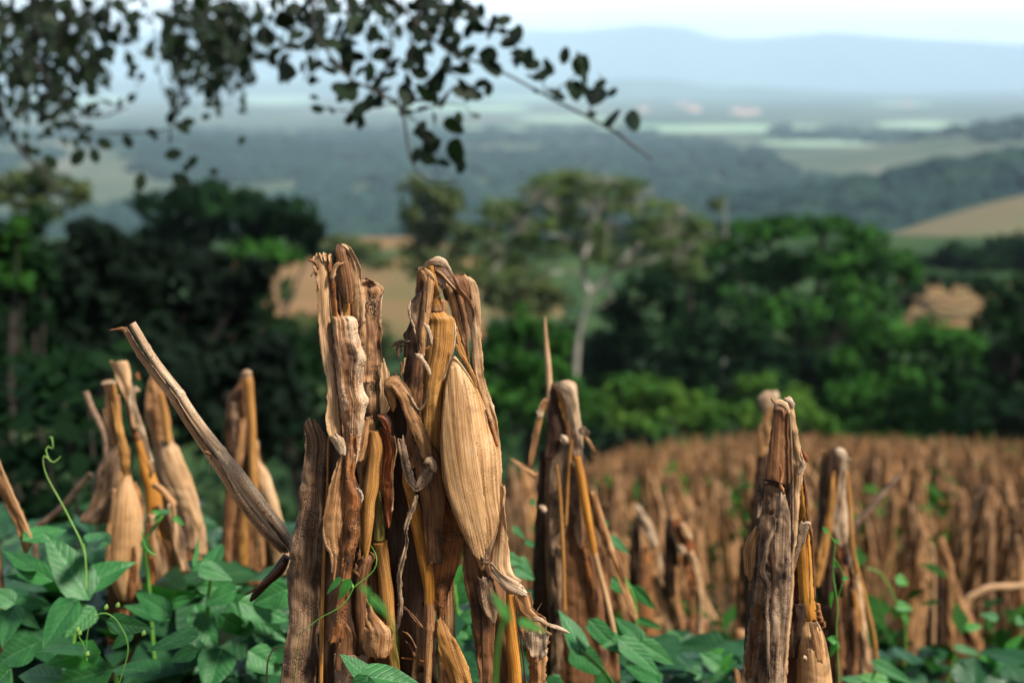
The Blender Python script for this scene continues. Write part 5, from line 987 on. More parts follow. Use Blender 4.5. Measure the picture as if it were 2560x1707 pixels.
# ================================================================ field of doubled maize
def field_parts(seed, det=1.0):
    """Returns (stalk, leaves, ear) MBs of one bent maize plant about 1.15 m tall standing on the origin."""
    r = random.Random(seed); A = MB(); B = MB(); C = MB()
    yaw = r.uniform(0, 6.28); dx, dy = math.cos(yaw), math.sin(yaw); hh = r.uniform(.95, 1.2)
    lean = r.uniform(.02, .10); k1 = V((dx * lean * .5, dy * lean * .5, hh * .5)); top = V((dx * lean, dy * lean, hh))
    tube(A, [V((0, 0, -.05)), k1, top], [.012, .011, .009], ns=6 if det > .6 else 4, step=.12 / det)
    dn = V((dx * (lean + .07), dy * (lean + .07), hh * .9)); ft = V((dx * r.uniform(.16, .3), dy * r.uniform(.16, .3), hh * r.uniform(.15, .4)))
    tube(A, [top, top + V((dx * .03, dy * .03, .01)), dn, (dn + ft) / 2, ft], [.009, .009, .008, .008, .006], ns=6, step=.12 / det)
    n = r.randint(17, 21) if det > .6 else 10
    for i in range(n):
        a = r.uniform(0, 6.28); z0 = hh * r.uniform(.62, 1.03) if i > 2 else hh * 1.02
        s = V((dx * lean * z0, dy * lean * z0, z0)); L = r.uniform(.35, .8); o = r.uniform(.05, .22)
        if i < 5: a = yaw + r.uniform(-.7, .7)
        e = s + V((math.cos(a) * o, math.sin(a) * o, -L)); e.z = max(e.z, .02)
        m_ = (s + e) / 2 + V((math.cos(a) * .03, math.sin(a) * .03, .03)); q = s + V((math.cos(a) * .015, math.sin(a) * .015, r.uniform(0, .02)))
        t = V((-math.sin(a), math.cos(a), 0)); t.rotate(__import__('mathutils').Euler((0, 0, r.uniform(-.8, .8)))); w = r.uniform(.008, .021)
        out = V((math.cos(a), math.sin(a), .1))
        sheet(B, [s - t * w * .4, q - t * w, m_ - t * w * 1.1, e - t * w * .3], [s + t * w * .4, q + t * w, m_ + t * w * 1.1, e + t * w * .3], arc=r.uniform(40, 75), nu=2 if det < .6 else 4 if det < 1.2 else 6, step=.1 / det, seed=seed + i, wave=.012, wr=.004, nrm=out, rag=0, endrag=.01)
    c = V((dx * (lean + .06), dy * (lean + .06), hh * r.uniform(.6, .72)))
    P = [c + V((-dx * .03, -dy * .03, .13)), c + V((0, 0, .08)), c, c - V((0, 0, .07)), c + V((dx * .02, dy * .02, -.14))]
    tube(C, P, [.008, .024, .030, .024, .006], ns=8 if det > .6 else 5, step=.05 / det, wr=.002)
    return A, B, C
protos = []
for k in range(6):
    A, B, C = field_parts(900 + k, 2.2); protos.append([('stalk', A.mesh('stalk', [M['field']])), ('leaf', B.mesh('leaf', [M['field']])), ('ear', C.mesh('ear', [M['fieldgold']]))])
simple = []
for k in range(8):
    A, B, C = field_parts(940 + k, .8); mb = MB()
    for q in (A, B, C):
        b = len(mb.v); mb.v += q.v; mb.uv += q.uv; mb.f += [tuple(i + b for i in f) for f in q.f]; mb.m += [1 if q is C else 0] * len(q.f)
    simple.append(mb)
far = []
for k in range(8):
    A, B, C = field_parts(970 + k, .45); mb = MB()
    for q in (A, B, C):
        b = len(mb.v); mb.v += q.v; mb.uv += q.uv; mb.f += [tuple(i + b for i in f) for f in q.f]; mb.m += [1 if q is C else 0] * len(q.f)
    far.append(mb)
smesh = [mb.mesh('maize_plant', [M['field'], M['fieldgold']]) for mb in simple]
rnd = random.Random(5); spots = []
def inview(x, y, z, m=120):
    d = V((x, y, z)) - CAM; f = d.dot(fw)
    if f < .3: return False
    sx = 1280 + F * d.x / f; sy = 853.5 - F * d.dot(up) / f
    if y < 4.7 and 1550 < sx < 1820: return False
    return -m < sx < 2560 + m and -m < sy < 1707 + 200
y = 4.7
while y < 57:
    x = -.3 - y * .02
    while x < y * .62 + 2:
        px, py = x + rnd.uniform(-.22, .22), y + rnd.uniform(-.2, .2)
        z = terrain(px, py); ok = inview(px, py, z + 1.1, 900); seen = inview(px, py, z + 1.1, 60)
        if px < 1.4 + .0 * y and py < 3.9: ok = False
        if py < 5.2 and abs(px - 1.0 * py * .12) < .2: ok = False
        if py < 4.6 and 1.1 < px < 1.6: ok = False
        if ok: spots.append((px, py, z, seen))
        x += .46 if y < 11 else .42
    y += .46 if y < 11 else .45
print('field plants', len(spots))
near = [q[:3] for q in spots if q[3]][:300]; ns_ = set(near); rest = [q[:3] for q in spots if q[:3] not in ns_]
GF = 'maize plants standing in rows down the field'
for i, (px, py, z) in enumerate(near):
    s = rnd.uniform(.82, 1.06)
    lab = 'dry doubled-over maize plant among the rows of the brown field'
    if py < 9:
        root = empty('maize_plant', (px, py, z), lab, 'maize plant', GF); root.scale = (.62, .62, s * .92); root.rotation_euler = (rnd.gauss(0, .07), rnd.gauss(0, .07), rnd.uniform(0, 6.28))
        for nm, me in protos[i % 6]:
            o = bpy.data.objects.new(nm, me); COL.objects.link(o); o.parent = root
    else:
        o = bpy.data.objects.new('maize_plant', smesh[i % 8]); COL.objects.link(o); o.location = (px, py, z); o.scale = (.66, .66, s * .9); o.rotation_euler = (rnd.gauss(0, .07), rnd.gauss(0, .07), rnd.uniform(0, 6.28)); tag(o, lab, 'maize plant', GF)
# the rest, farther down, as one mass
VV = []; FF = []; UU = []; MM = []; b = 0
sv = [np.array(m.v) for m in far]
for i, (px, py, z) in enumerate(rest):
    k = i % 8; a = rnd.uniform(0, 6.28); c_, s_ = math.cos(a), math.sin(a); v = sv[k]
    tx, ty = rnd.gauss(0, .08), rnd.gauss(0, .08); g_ = rnd.uniform(.5, .75); v = v * np.array([g_, g_, .82]); VV.append(np.stack([v[:, 0] * c_ - v[:, 1] * s_ + px + tx * v[:, 2], v[:, 0] * s_ + v[:, 1] * c_ + py + ty * v[:, 2], v[:, 2] * rnd.uniform(.72, 1.1) + z], 1))
    FF += [tuple(q + b for q in f) for f in far[k].f]; UU += far[k].uv; MM += far[k].m; b += len(v)
mb = MB(); mb.v = np.concatenate(VV).tolist(); print('far', len(rest), len(mb.v)); mb.f = FF; mb.uv = UU; mb.m = MM
tag(mb.build('maize_crop', [M['field'], M['fieldgold']]), 'dense brown rows of dry maize covering the far part of the hillside field', 'maize crop', kind='stuff')
# green weeds between the rows
mb = MB(); rnd = random.Random(9)
for _ in range(420):
    y = 3 * (50 / 3) ** rnd.random(); x = rnd.uniform(-.05, .42) * y
    if nz3(x * .35, y * .35, 4) < .02: continue
    s = .05 + .0012 * y; h = rnd.uniform(.1, .75)
    cards(mb, V((x, y, terrain(x, y) + h)), s * 3, s * 3, s * 5, 20, s, rnd)
tag(mb.build('weeds', M['f_green'], smooth=False), 'green weeds showing between the maize rows', 'weeds', kind='stuff')
# ================================================================ climbing beans
def leaf_geo(mb, base, tip, half, nrm, fold=.35, curl=.2, seed=0, n=9, nu=4):
    """Heart-shaped bean leaflet from its stalk end to its tip."""
    ax = tip - base; L = ax.length; ax.normalize(); sd = ax.cross(nrm).normalized(); up_ = sd.cross(ax).normalized()
    P = []; U = []
    for i in range(n + 1):
        t = i / n
        w = half * (math.sin(math.pi * min(1, t ** .5)) ** .85 * 1.02 if t < 1 else 0) * (1 - .12 * t)
        w = max(w, half * .012)
        row = []; uv = []
        for j in range(2 * nu + 1):
            s = -1 + j / nu
            back = -.16 * L * abs(s) * (1 - t) ** 3      # lobes reach behind the stalk
            x = abs(s) * w
            p = base + ax * (L * t + back) + sd * (s * w) + up_ * (fold * x * .8 - curl * L * (t ** 2) * .5 - .25 * fold * x * x / max(half, 1e-4) * 1.5 + .05 * half * nz3(t * 3, s * 2, seed) * 2)
            row.append(p); uv.append((s * w / half * .5, t))
        P.append(row); U.append(uv)
    mb.grid(P, U)
def leaf(parent, Zm, D, b, t, hw, roll=0, mat='bean', fold=.35, curl=.25, dt=0, n=9, seed=None):
    seed = seed if seed is not None else int(b[0] * 7 + b[1])
    B, T = Zm(b[0], b[1], D), Zm(t[0], t[1], D + dt); ax = (T - B).normalized()
    nn = V((0, -.8, .6)); q = __import__('mathutils').Quaternion(ax, R(roll)); nn.rotate(q)
    mb = MB(); leaf_geo(mb, B, T, hw / Zm.k * D / F, nn, fold, curl, seed, n); return mb.build('leaf', M[mat], parent)
def stemz(parent, Zm, D, pts, mat='vine', name='stem', ns=7):
    mb = MB(); ztube(mb, Zm, D, [(p[0], p[1], p[2] * .62) + tuple(p[3:]) for p in pts], ns=ns, step=.006); return mb.build(name, M[mat], parent)
GBn = 'climbing bean plants'
root = empty('bean_plant', grounded(ZD(500, 900, 1.95).x, 1.95), 'broad-leaved bean plant with tall pale tendril at the lower left', 'bean plant', GBn)
D = 1.95
for i, (b, t, hw, ro, dt) in enumerate([((645, 850), (345, 375), 165, 20, .03), ((665, 810), (1045, 600), 165, -25, .03), ((350, 745), (-10, 515), 95, 0, .05), ((350, 770), (30, 720), 80, 30, 0),
        ((150, 960), (385, 950), 85, -20, 0), ((90, 940), (-80, 840), 90, 10, 0), ((105, 1000), (0, 1290), 130, 15, -.04), ((150, 1010), (290, 1140), 70, 10, -.03),
        ((560, 960), (310, 1290), 150, 15, -.04), ((700, 1010), (500, 1210), 100, -10, -.03), ((620, 920), (800, 780), 70, -40, .02), ((260, 690), (60, 620), 70, 40, .06), ((820, 480), (600, 400), 80, 0, .1), ((230, 450), (560, 330), 90, 20, .12), ((700, 460), (840, 360), 70, 20, .1)]):
    leaf(root, ZD, D + .05 * math.sin(i * 2.1), b, t, hw, ro, dt=dt)
stemz(root, ZC, D - .06, [(262, 950, 4), (275, 1020, 5), (305, 1090, 6), (350, 1170, 7), (400, 1260, 7), (440, 1340, 8), (490, 1440, 8), (520, 1530, 9)], 'tendril')
stemz(root, ZD, D - .06, [(645, 490, 10), (660, 600, 11), (665, 720, 11), (665, 840, 12)], 'tendril')
stemz(root, ZC, D - .06, [(262, 955, 5), (268, 930, 7), (300, 945, 7), (320, 970, 6), (350, 955, 7), (372, 932, 4)], 'tendril', 'tendril')
stemz(root, ZC, D - .06, [(300, 945, 5), (285, 910, 7), (282, 880, 8), (310, 870, 6), (325, 890, 5), (322, 840, 8), (312, 805, 7), (300, 815, 4)], 'tendril', 'tendril')
mb = MB(); P = [ZD(650, 850, D), ZD(600, 1000, D + .05), ZD(560, 1500, D + .05), root.location]; tube(mb, P, [.003] * 4, ns=6); mb.build('stem', M['vine'], root)
root = empty('bean_plant', grounded(ZD(800, 1300, 1.75).x, 1.75), 'low bean plant with arching green tendril and small buds in front, lower left', 'bean plant', GBn)
D = 1.75
for i, (b, t, hw, ro, dt) in enumerate([((720, 1340), (330, 1400), 130, 10, 0), ((800, 1480), (330, 1600), 150, -10, 0), ((1480, 1210), (1090, 1290), 95, 20, .03), ((870, 1100), (1180, 1150), 90, 20, 0), ((1010, 1180), (840, 1310), 60, 0, 0), ((240, 1280), (-60, 1420), 140, 0, 0), ((640, 1330), (250, 1250), 90, 40, .08),
        ((1500, 1320), (1290, 1400), 70, 0, 0), ((1180, 1480), (830, 1420), 130, 30, .05), ((430, 1520), (100, 1480), 120, 10, .05), ((60, 1480), (-120, 1650), 140, 0, 0)]):
    leaf(root, ZD, D + .04 * math.sin(i * 1.7), b, t, hw, ro, dt=dt, mat='bean2' if i == 0 else 'bean')
stemz(root, ZD, D - .08, [(668, 1310, 5), (672, 1220, 6), (688, 1130, 7), (725, 1060, 8), (780, 1030, 9), (830, 1030, 9), (890, 1070, 9), (945, 1150, 9), (985, 1250, 9), (985, 1350, 9), (950, 1470, 9), (900, 1640, 9)], 'vine', 'tendril')
stemz(root, ZD, D - .08, [(590, 1180, 10), (625, 1230, 6), (650, 1280, 5), (660, 1330, 6), (665, 1370, 12), (675, 1395, 6)], 'vine', 'tendril')
for x, y in ((590, 1175), (605, 1200), (810, 1000), (900, 985), (665, 1360), (1100, 1200)):
    mb = MB(); c = ZD(x, y, D - .08)
    tube(mb, [c, c + V((.002, 0, .003)), c + V((.003, 0, .007))], [.001, .0032, .001], ns=7); mb.build('bud', M['tendril'], root)
mb = MB(); tube(mb, [ZD(900, 1500, D), ZD(900, 1900, D), root.location], [.003] * 3, ns=6); mb.build('stem', M['vine'], root)
root = empty('bean_plant', grounded(ZD(1650, 900, 2.0).x, 2.0), 'bean plant of overlapping grey-green leaves between the blurred ears and the tall mouldy leaf', 'bean plant', GBn)
D = 2.0
for i, (b, t, hw, ro, dt) in enumerate([((1290, 1030), (1030, 845), 95, 0, .03), ((1260, 1060), (930, 930), 80, 20, .05), ((1640, 640), (1700, 460), 100, -20, .05), ((1590, 700), (1430, 590), 70, 20, .05), ((1560, 680), (1800, 760), 85, -10, 0),
        ((1800, 860), (1560, 960), 100, 10, 0), ((1530, 1010), (1675, 1345), 110, 0, -.05), ((2100, 720), (1880, 745), 80, 20, .06), ((2210, 850), (1950, 960), 130, -10, 0), ((1900, 960), (2250, 1080), 120, 0, .02),
        ((1820, 950), (2240, 1270), 120, 20, -.03), ((1560, 820), (1880, 830), 60, 30, .02), ((1700, 1340), (1590, 1640), 160, 0, -.04), ((1960, 1340), (2200, 1500), 120, 0, 0), ((1730, 1060), (1960, 1240), 90, 40, .08), ((1330, 950), (1560, 900), 60, 60, .04),
        ((2180, 640), (2080, 620), 60, 0, .1), ((1940, 1150), (1730, 1230), 80, 0, .06), ((2230, 1350), (2020, 1300), 90, 0, .05), ((1500, 640), (1560, 420), 28, 60, .05)]):
    leaf(root, ZD, D + .05 * math.sin(i * 1.3), b, t, hw, ro, dt=dt)
stemz(root, ZD, D - .03, [(1200, 580, 12), (1140, 540, 12), (1110, 470, 10), (1100, 400, 6)], 'vine')
mb = MB(); tube(mb, [ZD(1640, 700, D), ZD(1600, 1200, D + .05), root.location], [.003] * 3, ns=6); mb.build('stem', M['vine'], root)
stemz(root, ZD, 1.6, [(2060, 1568, 14), (2070, 1400, 12), (2110, 1310, 10), (2170, 1285, 8), (2205, 1290, 6)], 'twigdry', 'stem')
root = empty('bean_plant', grounded(ZD(1250, 300, 2.2).x, 2.2), 'few small bright bean leaves climbing the blurred yellow ear', 'bean plant', GBn)
for b, t, hw, ro, m_ in (((1240, 260), (1165, 230), 30, 30, 'bean2'), ((1240, 250), (1330, 240), 36, -30, 'bean'), ((1350, 290), (1430, 350), 26, 0, 'bean2'), ((1110, 480), (1200, 600), 36, 20, 'bean'), ((1240, 270), (1170, 320), 24, 20, 'bean2')): leaf(root, ZD, 2.2, b, t, hw, ro, m_)
mb = MB(); tube(mb, [ZD(1250, 280, 2.22), ZD(1120, 500, 2.22), ZD(1150, 800, 2.25), root.location], [.003] * 4, ns=6); mb.build('stem', M['vine'], root)
# sharp vine on the left tall plant
root = empty('bean_vine', grounded(ZB(300, 1400, 1.47).x, 1.47), 'thin green vine with two small leaflets crossing the tall brown husks', 'vine', GBn)
D = 1.462
stemz(root, ZB, D, [(716, 680, 4, .02), (738, 715, 5, .01), (754, 765, 6), (745, 820, 7), (712, 865, 7), (650, 915, 8), (605, 950, 9), (575, 1010, 8), (530, 1065, 7), (460, 1110, 6), (400, 1140, 5), (330, 1190, 5), (280, 1235, 5), (255, 1265, 4, .02), (230, 1500, 4, .04), (220, 1800, 4, .05)])
mb = MB(); tube(mb, [ZB(220, 1780, 1.51), root.location], [.0025, .003], ns=6); mb.build('stem', M['vine'], root)
leaf(root, ZB, D - .004, (512, 902), (422, 990), 30, 20, 'bean2', n=12); leaf(root, ZB, D - .006, (572, 912), (506, 1036), 36, -20, 'bean2', n=12)
stemz(root, ZB, D - .003, [(600, 930, 6), (585, 912, 5), (550, 900, 4), (510, 900, 3)])
stemz(root, ZB, D - .003, [(600, 950, 12), (594, 930, 14), (590, 918, 8)], 'tendril', 'bud')
# sharp leaf at the bottom centre
root = empty('bean_plant', grounded(ZB(650, 1700, 1.4).x, 1.4), 'crinkled dark green bean leaf in focus at the bottom centre before the husks', 'bean plant', GBn)
leaf(root, ZB, 1.415, (688, 1532), (528, 1372), 78, 25, 'bean', fold=.3, n=22); leaf(root, ZB, 1.41, (700, 1528), (1050, 1572), 118, -25, 'bean', fold=.35, curl=.15, n=26)
leaf(root, ZB, 1.40, (690, 1545), (620, 1720), 90, 0, 'bean', n=14)
mb = MB(); tube(mb, [ZB(695, 1530, 1.41), ZB(690, 1800, 1.42), root.location], [.002, .0025, .003], ns=6); mb.build('stem', M['vine'], root)
# out-of-focus shoots close to the lens
root = empty('bean_shoot', grounded(ZB(760, 1500, .84).x, .84), 'out-of-focus bright green shoot tip close to the lens before the left plant', 'shoot', 'blurred shoots close to the lens')
leaf(root, ZB, .84, (700, 980), (640, 930), 22, 0, 'bean2'); leaf(root, ZB, .84, (720, 1020), (840, 1150), 30, 10, 'bean2'); leaf(root, ZB, .85, (800, 1080), (700, 990), 24, 50, 'bean2')
mb = MB(); tube(mb, [ZB(720, 1000, .84), ZB(850, 1170, .84), ZB(880, 1500, .86), ZB(900, 1900, .86), root.location], [.0006, .0006, .0006, .0008, .002], ns=6); mb.build('stem', M['vine'], root)
root = empty('bean_shoot', grounded(ZB(1500, 1500, .84).x, .84), 'out-of-focus bright green shoot tip close to the lens before the golden stalk', 'shoot', 'blurred shoots close to the lens')
leaf(root, ZB, .84, (1590, 1120), (1500, 975), 34, 10, 'bean2'); leaf(root, ZB, .84, (1600, 1130), (1620, 1190), 20, 0, 'bean2'); leaf(root, ZB, .87, (1690, 1170), (1860, 1240), 30, 10, 'bean2')
mb = MB(); tube(mb, [ZB(1590, 1110, .84), ZB(1540, 1300, .84), ZB(1520, 1568, .84), ZB(1500, 1900, .84), root.location], [.0007, .0008, .0008, .001, .002], ns=6); mb.build('stem', M['vine'], root)
# beans right of the ear
root = empty('bean_plant', grounded(ZE(450, 1500, 1.95).x, 1.95), 'bean plant with folded heart-shaped leaves at the foot of the yellow-stemmed maize', 'bean plant', GBn)
D = 1.95
for i, (b, t, hw, ro, dt) in enumerate([((330, 1405), (240, 1205), 68, 30, .02), ((310, 1410), (470, 1545), 70, 20, 0), ((505, 1380), (352, 1285), 52, 0, .02), ((395, 1280), (545, 1440), 50, 10, 0), ((620, 1360), (500, 1240), 50, 0, .03), ((640, 1380), (800, 1480), 50, 10, 0), ((540, 1370), (740, 1530), 60, -10, 0), ((700, 1560), (540, 1460), 60, 20, .05), ((480, 1560), (380, 1650), 70, 0, 0), ((230, 1560), (160, 1640), 60, 0, 0)]):
    leaf(root, ZE, D + .04 * math.sin(i * 1.9), b, t, hw, ro, dt=dt)
mb = MB(); tube(mb, [ZE(330, 1405, D), ZE(470, 1540, D), ZE(520, 1700, D), root.location], [.003] * 4, ns=6); mb.build('stem', M['vine'], root)
root = empty('bean_plant', grounded(ZE(520, 900, 2.4).x, 2.4), 'pale blurred bean leaves twisting up beside the yellow-stemmed maize', 'bean plant', GBn)
for b, t, hw, ro in (((480, 865), (575, 940), 26, 0), ((500, 1070), (600, 1140), 45, 20), ((600, 1110), (700, 1220), 34, 30), ((450, 800), (470, 780), 22, 0), ((30, 980), (100, 1030), 40, 0), ((10, 815), (70, 870), 18, 0), ((70, 880), (130, 910), 18, 20), ((110, 690), (85, 690), 22, 0), ((620, 1260), (740, 1310), 26, 40)): leaf(root, ZE, 2.4, b, t, hw, ro, 'bean')
mb = MB(); tube(mb, [ZE(450, 790, 2.4), ZE(490, 980, 2.4), ZE(600, 1200, 2.4), root.location], [.003] * 4, ns=6); mb.build('stem', M['vine'], root)
# beans between the two tall plants
root = empty('bean_plant', grounded(ZB(1300, 1200, 2.1).x, 2.1), 'blurred bean leaves seen through the gap between the two tall plants', 'bean plant', GBn)
for b, t, hw, ro, m_ in (((1230, 900), (1320, 800), 50, 0, 'bean2'), ((1330, 950), (1230, 1080), 80, 0, 'bean'), ((1220, 1150), (1380, 1290), 100, 0, 'bean'), ((1380, 1130), (1230, 1180), 50, 0, 'bean'), ((1250, 1330), (1390, 1460), 80, 0, 'bean'), ((1300, 1480), (1400, 1600), 90, 0, 'bean'), ((1660, 820), (1780, 900), 60, 0, 'bean'), ((1600, 760), (1700, 800), 50, 0, 'bean'), ((1880, 1540), (1960, 1640), 60, 0, 'bean')): leaf(root, ZB, 2.1, b, t, hw, ro, m_)
mb = MB(); tube(mb, [ZB(1250, 900, 2.1), ZB(1300, 1400, 2.1), root.location], [.003] * 3, ns=6); mb.build('stem', M['vine'], root)
# green vine on the right
root = empty('bean_vine', grounded(ZG(600, 1500, 1.9).x, 1.9), 'upright green vine with curled leaflets right of the small ear', 'vine', GBn)
D = 1.9
stemz(root, ZG, D, [(545, 815, 3), (570, 850, 4), (597, 890, 5), (592, 970, 5), (590, 1050, 6), (602, 1130, 6), (610, 1200, 6), (605, 1300, 6), (610, 1400, 6), (616, 1568, 6), (620, 1900, 6)])
stemz(root, ZG, D, [(592, 960, 4), (625, 1010, 4), (640, 1060, 4), (625, 1110, 4), (612, 1160, 4)]); mb = MB(); tube(mb, [ZG(620, 1880, D), root.location], [.003, .003], ns=6); mb.build('stem', M['vine'], root)
for b, t, hw, ro in (((560, 835), (538, 808), 14, 0), ((597, 885), (618, 868), 13, 0), ((596, 985), (612, 1008), 14, 40), ((600, 1000), (588, 975), 9, 0), ((585, 1130), (570, 1205), 16, 60), ((635, 1060), (665, 1055), 15, 0), ((600, 1360), (560, 1350), 24, 0), ((600, 1380), (570, 1440), 22, 40), ((600, 1370), (625, 1400), 14, 0)): leaf(root, ZG, D, b, t, hw, ro, 'bean2')
root = empty('bean_vine', grounded(ZG(900, 1500, 3).x, 3.0), 'blurred green vine arching over the field in the lower right', 'vine', GBn)
stemz(root, ZG, 3, [(750, 1010, 6), (800, 1025, 7), (840, 1065, 8), (875, 1130, 8), (900, 1180, 8), (930, 1240, 9), (940, 1350, 9), (935, 1500, 9), (930, 1800, 9)]); mb = MB(); tube(mb, [ZG(930, 1780, 3), root.location], [.004, .004], ns=6); mb.build('stem', M['vine'], root)
for b, t, hw, ro in (((900, 1190), (985, 1210), 28, 0), ((905, 1200), (890, 1260), 20, 0), ((900, 1060), (960, 1090), 30, 0), ((930, 1230), (960, 1290), 20, 0), ((690, 1380), (720, 1460), 20, 0), ((740, 1340), (700, 1390), 18, 0)): leaf(root, ZG, 3, b, t, hw, ro, 'bean2')
for k, (Zm, D, lab, L) in enumerate([
    (ZG, 2.3, 'low blurred bean plant with pale pointed leaf at the bottom right of the small ear', [((800, 1475), (995, 1575), 36, 10), ((840, 1560), (700, 1530), 40, 0), ((720, 1560), (620, 1540), 26, 0), ((760, 1590), (860, 1640), 50, 0)]),
    (ZG, 3.0, 'blurred bean plant with long pale leaf by the straight cane', [((1190, 1395), (1330, 1430), 22, 0), ((1310, 1440), (1350, 1500), 20, 0), ((1400, 1470), (1520, 1440), 34, 0), ((1420, 1500), (1350, 1568), 34, 0), ((1440, 1400), (1516, 1330), 26, 0), ((1500, 1540), (1400, 1600), 44, 0), ((1480, 1260), (1530, 1280), 26, 0), ((1240, 1300), (1320, 1290), 24, 0), ((1380, 1250), (1300, 1230), 24, 0)]),
    (ZG, 2.4, 'leafy bean tangle at the foot of the folded dark plant, left side', [((30, 1480), (-60, 1420), 50, 0), ((40, 1500), (100, 1420), 40, 0), ((60, 1540), (-20, 1568), 45, 0), ((100, 1500), (120, 1450), 24, 0), ((0, 1440), (60, 1400), 30, 0), ((-60, 1520), (-140, 1500), 40, 0), ((20, 1560), (120, 1600), 50, 0)]),
    (ZE, 2.9, 'bright blurred bean leaves low between the two right plants', [((940, 1400), (860, 1350), 40, 0), ((960, 1440), (1050, 1400), 36, 0), ((980, 1480), (1050, 1560), 50, 0), ((900, 1480), (820, 1500), 44, 0), ((1040, 1480), (1100, 1400), 36, 0), ((860, 1540), (960, 1600), 44, 0), ((760, 1330), (850, 1370), 30, 0)])]):
    root = empty('bean_plant', grounded(Zm(L[0][0][0], 1500, D).x, D), lab, 'bean plant', GBn)
    for i, (b, t, hw, ro) in enumerate(L): leaf(root, Zm, D + .06 * math.sin(i * 2), b, t, hw, ro, 'bean2' if i % 3 == 1 else 'bean')
    mb = MB(); c = Zm(L[0][0][0], L[0][0][1], D); tube(mb, [c, c - V((.03, 0, .2)), root.location], [.003] * 3, ns=6); mb.build('stem', M['vine'], root)
# leafy mass under and behind them
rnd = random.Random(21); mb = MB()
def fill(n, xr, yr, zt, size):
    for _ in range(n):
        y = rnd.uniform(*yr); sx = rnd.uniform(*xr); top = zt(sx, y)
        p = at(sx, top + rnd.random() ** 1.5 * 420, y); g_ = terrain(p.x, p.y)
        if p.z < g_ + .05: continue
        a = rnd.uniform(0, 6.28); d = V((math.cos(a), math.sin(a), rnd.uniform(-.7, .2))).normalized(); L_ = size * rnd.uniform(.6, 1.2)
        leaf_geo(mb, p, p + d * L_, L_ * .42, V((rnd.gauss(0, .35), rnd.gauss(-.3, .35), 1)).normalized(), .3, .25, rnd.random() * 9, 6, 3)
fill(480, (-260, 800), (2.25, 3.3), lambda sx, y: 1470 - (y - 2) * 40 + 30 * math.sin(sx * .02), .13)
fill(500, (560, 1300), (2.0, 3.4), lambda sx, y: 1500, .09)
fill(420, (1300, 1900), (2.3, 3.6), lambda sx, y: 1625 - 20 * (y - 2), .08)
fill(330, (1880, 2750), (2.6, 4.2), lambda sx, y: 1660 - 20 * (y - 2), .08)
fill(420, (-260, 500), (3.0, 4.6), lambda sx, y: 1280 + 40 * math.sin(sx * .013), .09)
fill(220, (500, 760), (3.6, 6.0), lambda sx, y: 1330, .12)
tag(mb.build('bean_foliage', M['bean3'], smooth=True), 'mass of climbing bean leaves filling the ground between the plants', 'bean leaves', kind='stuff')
# broad green leaves of a shrub low at the left edge
root = empty('broadleaf_shrub', grounded(ZS(60, 1000, 5.2).x, 5.2), 'dark shrub with large soft leaves at the left edge above the beans', 'shrub')
rnd = random.Random(3); mb = MB()
for _ in range(420):
    c = at(rnd.uniform(-150, 330), rnd.uniform(860, 1320) if rnd.random() < .7 else rnd.uniform(1000, 1350), rnd.uniform(4.8, 6.2)); a = rnd.uniform(0, 6.28)
    if c.x > at(250, 900, 5.2).x and c.z > at(0, 1050, 5.2).z: continue
    L_ = rnd.uniform(.05, .13); leaf_geo(mb, c, c + V((math.cos(a), math.sin(a) * .6, rnd.uniform(-.9, .1))).normalized() * L_, L_ * .38, V((rnd.gauss(0, .4), -.5, 1)).normalized(), .2, .2, 1, 6, 3)
mb.build('foliage', M['f_dark'], root)
mb = MB()
for k in range(6):
    e_ = at(-60 + 70 * k, 930 + 30 * (k % 3), 5.4); tube(mb, [root.location, (root.location + e_) / 2 + V((.1, 0, 0)), e_], [.02, .012, .005], ns=6, step=.1)
mb.build('stem', M['bark'], root)

# ================================================================ overhanging tree, its trunk out of frame at the left
trunk_xy = (-4.4, 6.2)
root = empty('overhanging_tree', grounded(*trunk_xy), 'tree reaching in from the upper left with dark hanging leafy twigs', 'tree')
TB = root.location; fork = V((-3.7, 6.0, 2.6)); fork2 = V((-2.2, 5.2, 3.0))
mb = MB(); tube(mb, [TB - V((0, 0, .3)), TB * .5 + fork * .5 + V((-.15, 0, 0)), fork], [.2, .16, .12], ns=12, step=.15, wr=.02); mb.build('trunk', M['bark'], root)
mb = MB(); tube(mb, [fork, V((-3.0, 5.6, 2.95)), fork2, V((-1.0, 4.6, 2.9)), V((-.1, 4.3, 2.5))], [.11, .09, .07, .05, .02], ns=10, step=.12, wr=.01); mb.build('limb', M['bark'], root)
def oleaf(mb, p, d, L, nn, wf=.30):
    ax = d.normalized(); sd = ax.cross(nn)
    if sd.length < .1: sd = ax.orthogonal()
    sd.normalize(); u_ = sd.cross(ax); P = []
    for t, w_ in ((0, .03), (.15, .62), (.4, 1), (.68, .92), (.88, .55), (1, .06)):
        c = p + ax * L * t - u_ * .12 * L * t * t; P.append([c - sd * w_ * wf * L + u_ * .1 * w_ * wf * L, c, c + sd * w_ * wf * L + u_ * .1 * w_ * wf * L])
    mb.grid(P, [[(0, 0), (.5, 0), (1, 0)]] * len(P))
rnd = random.Random(44)
def pick(c): return M['overhang']
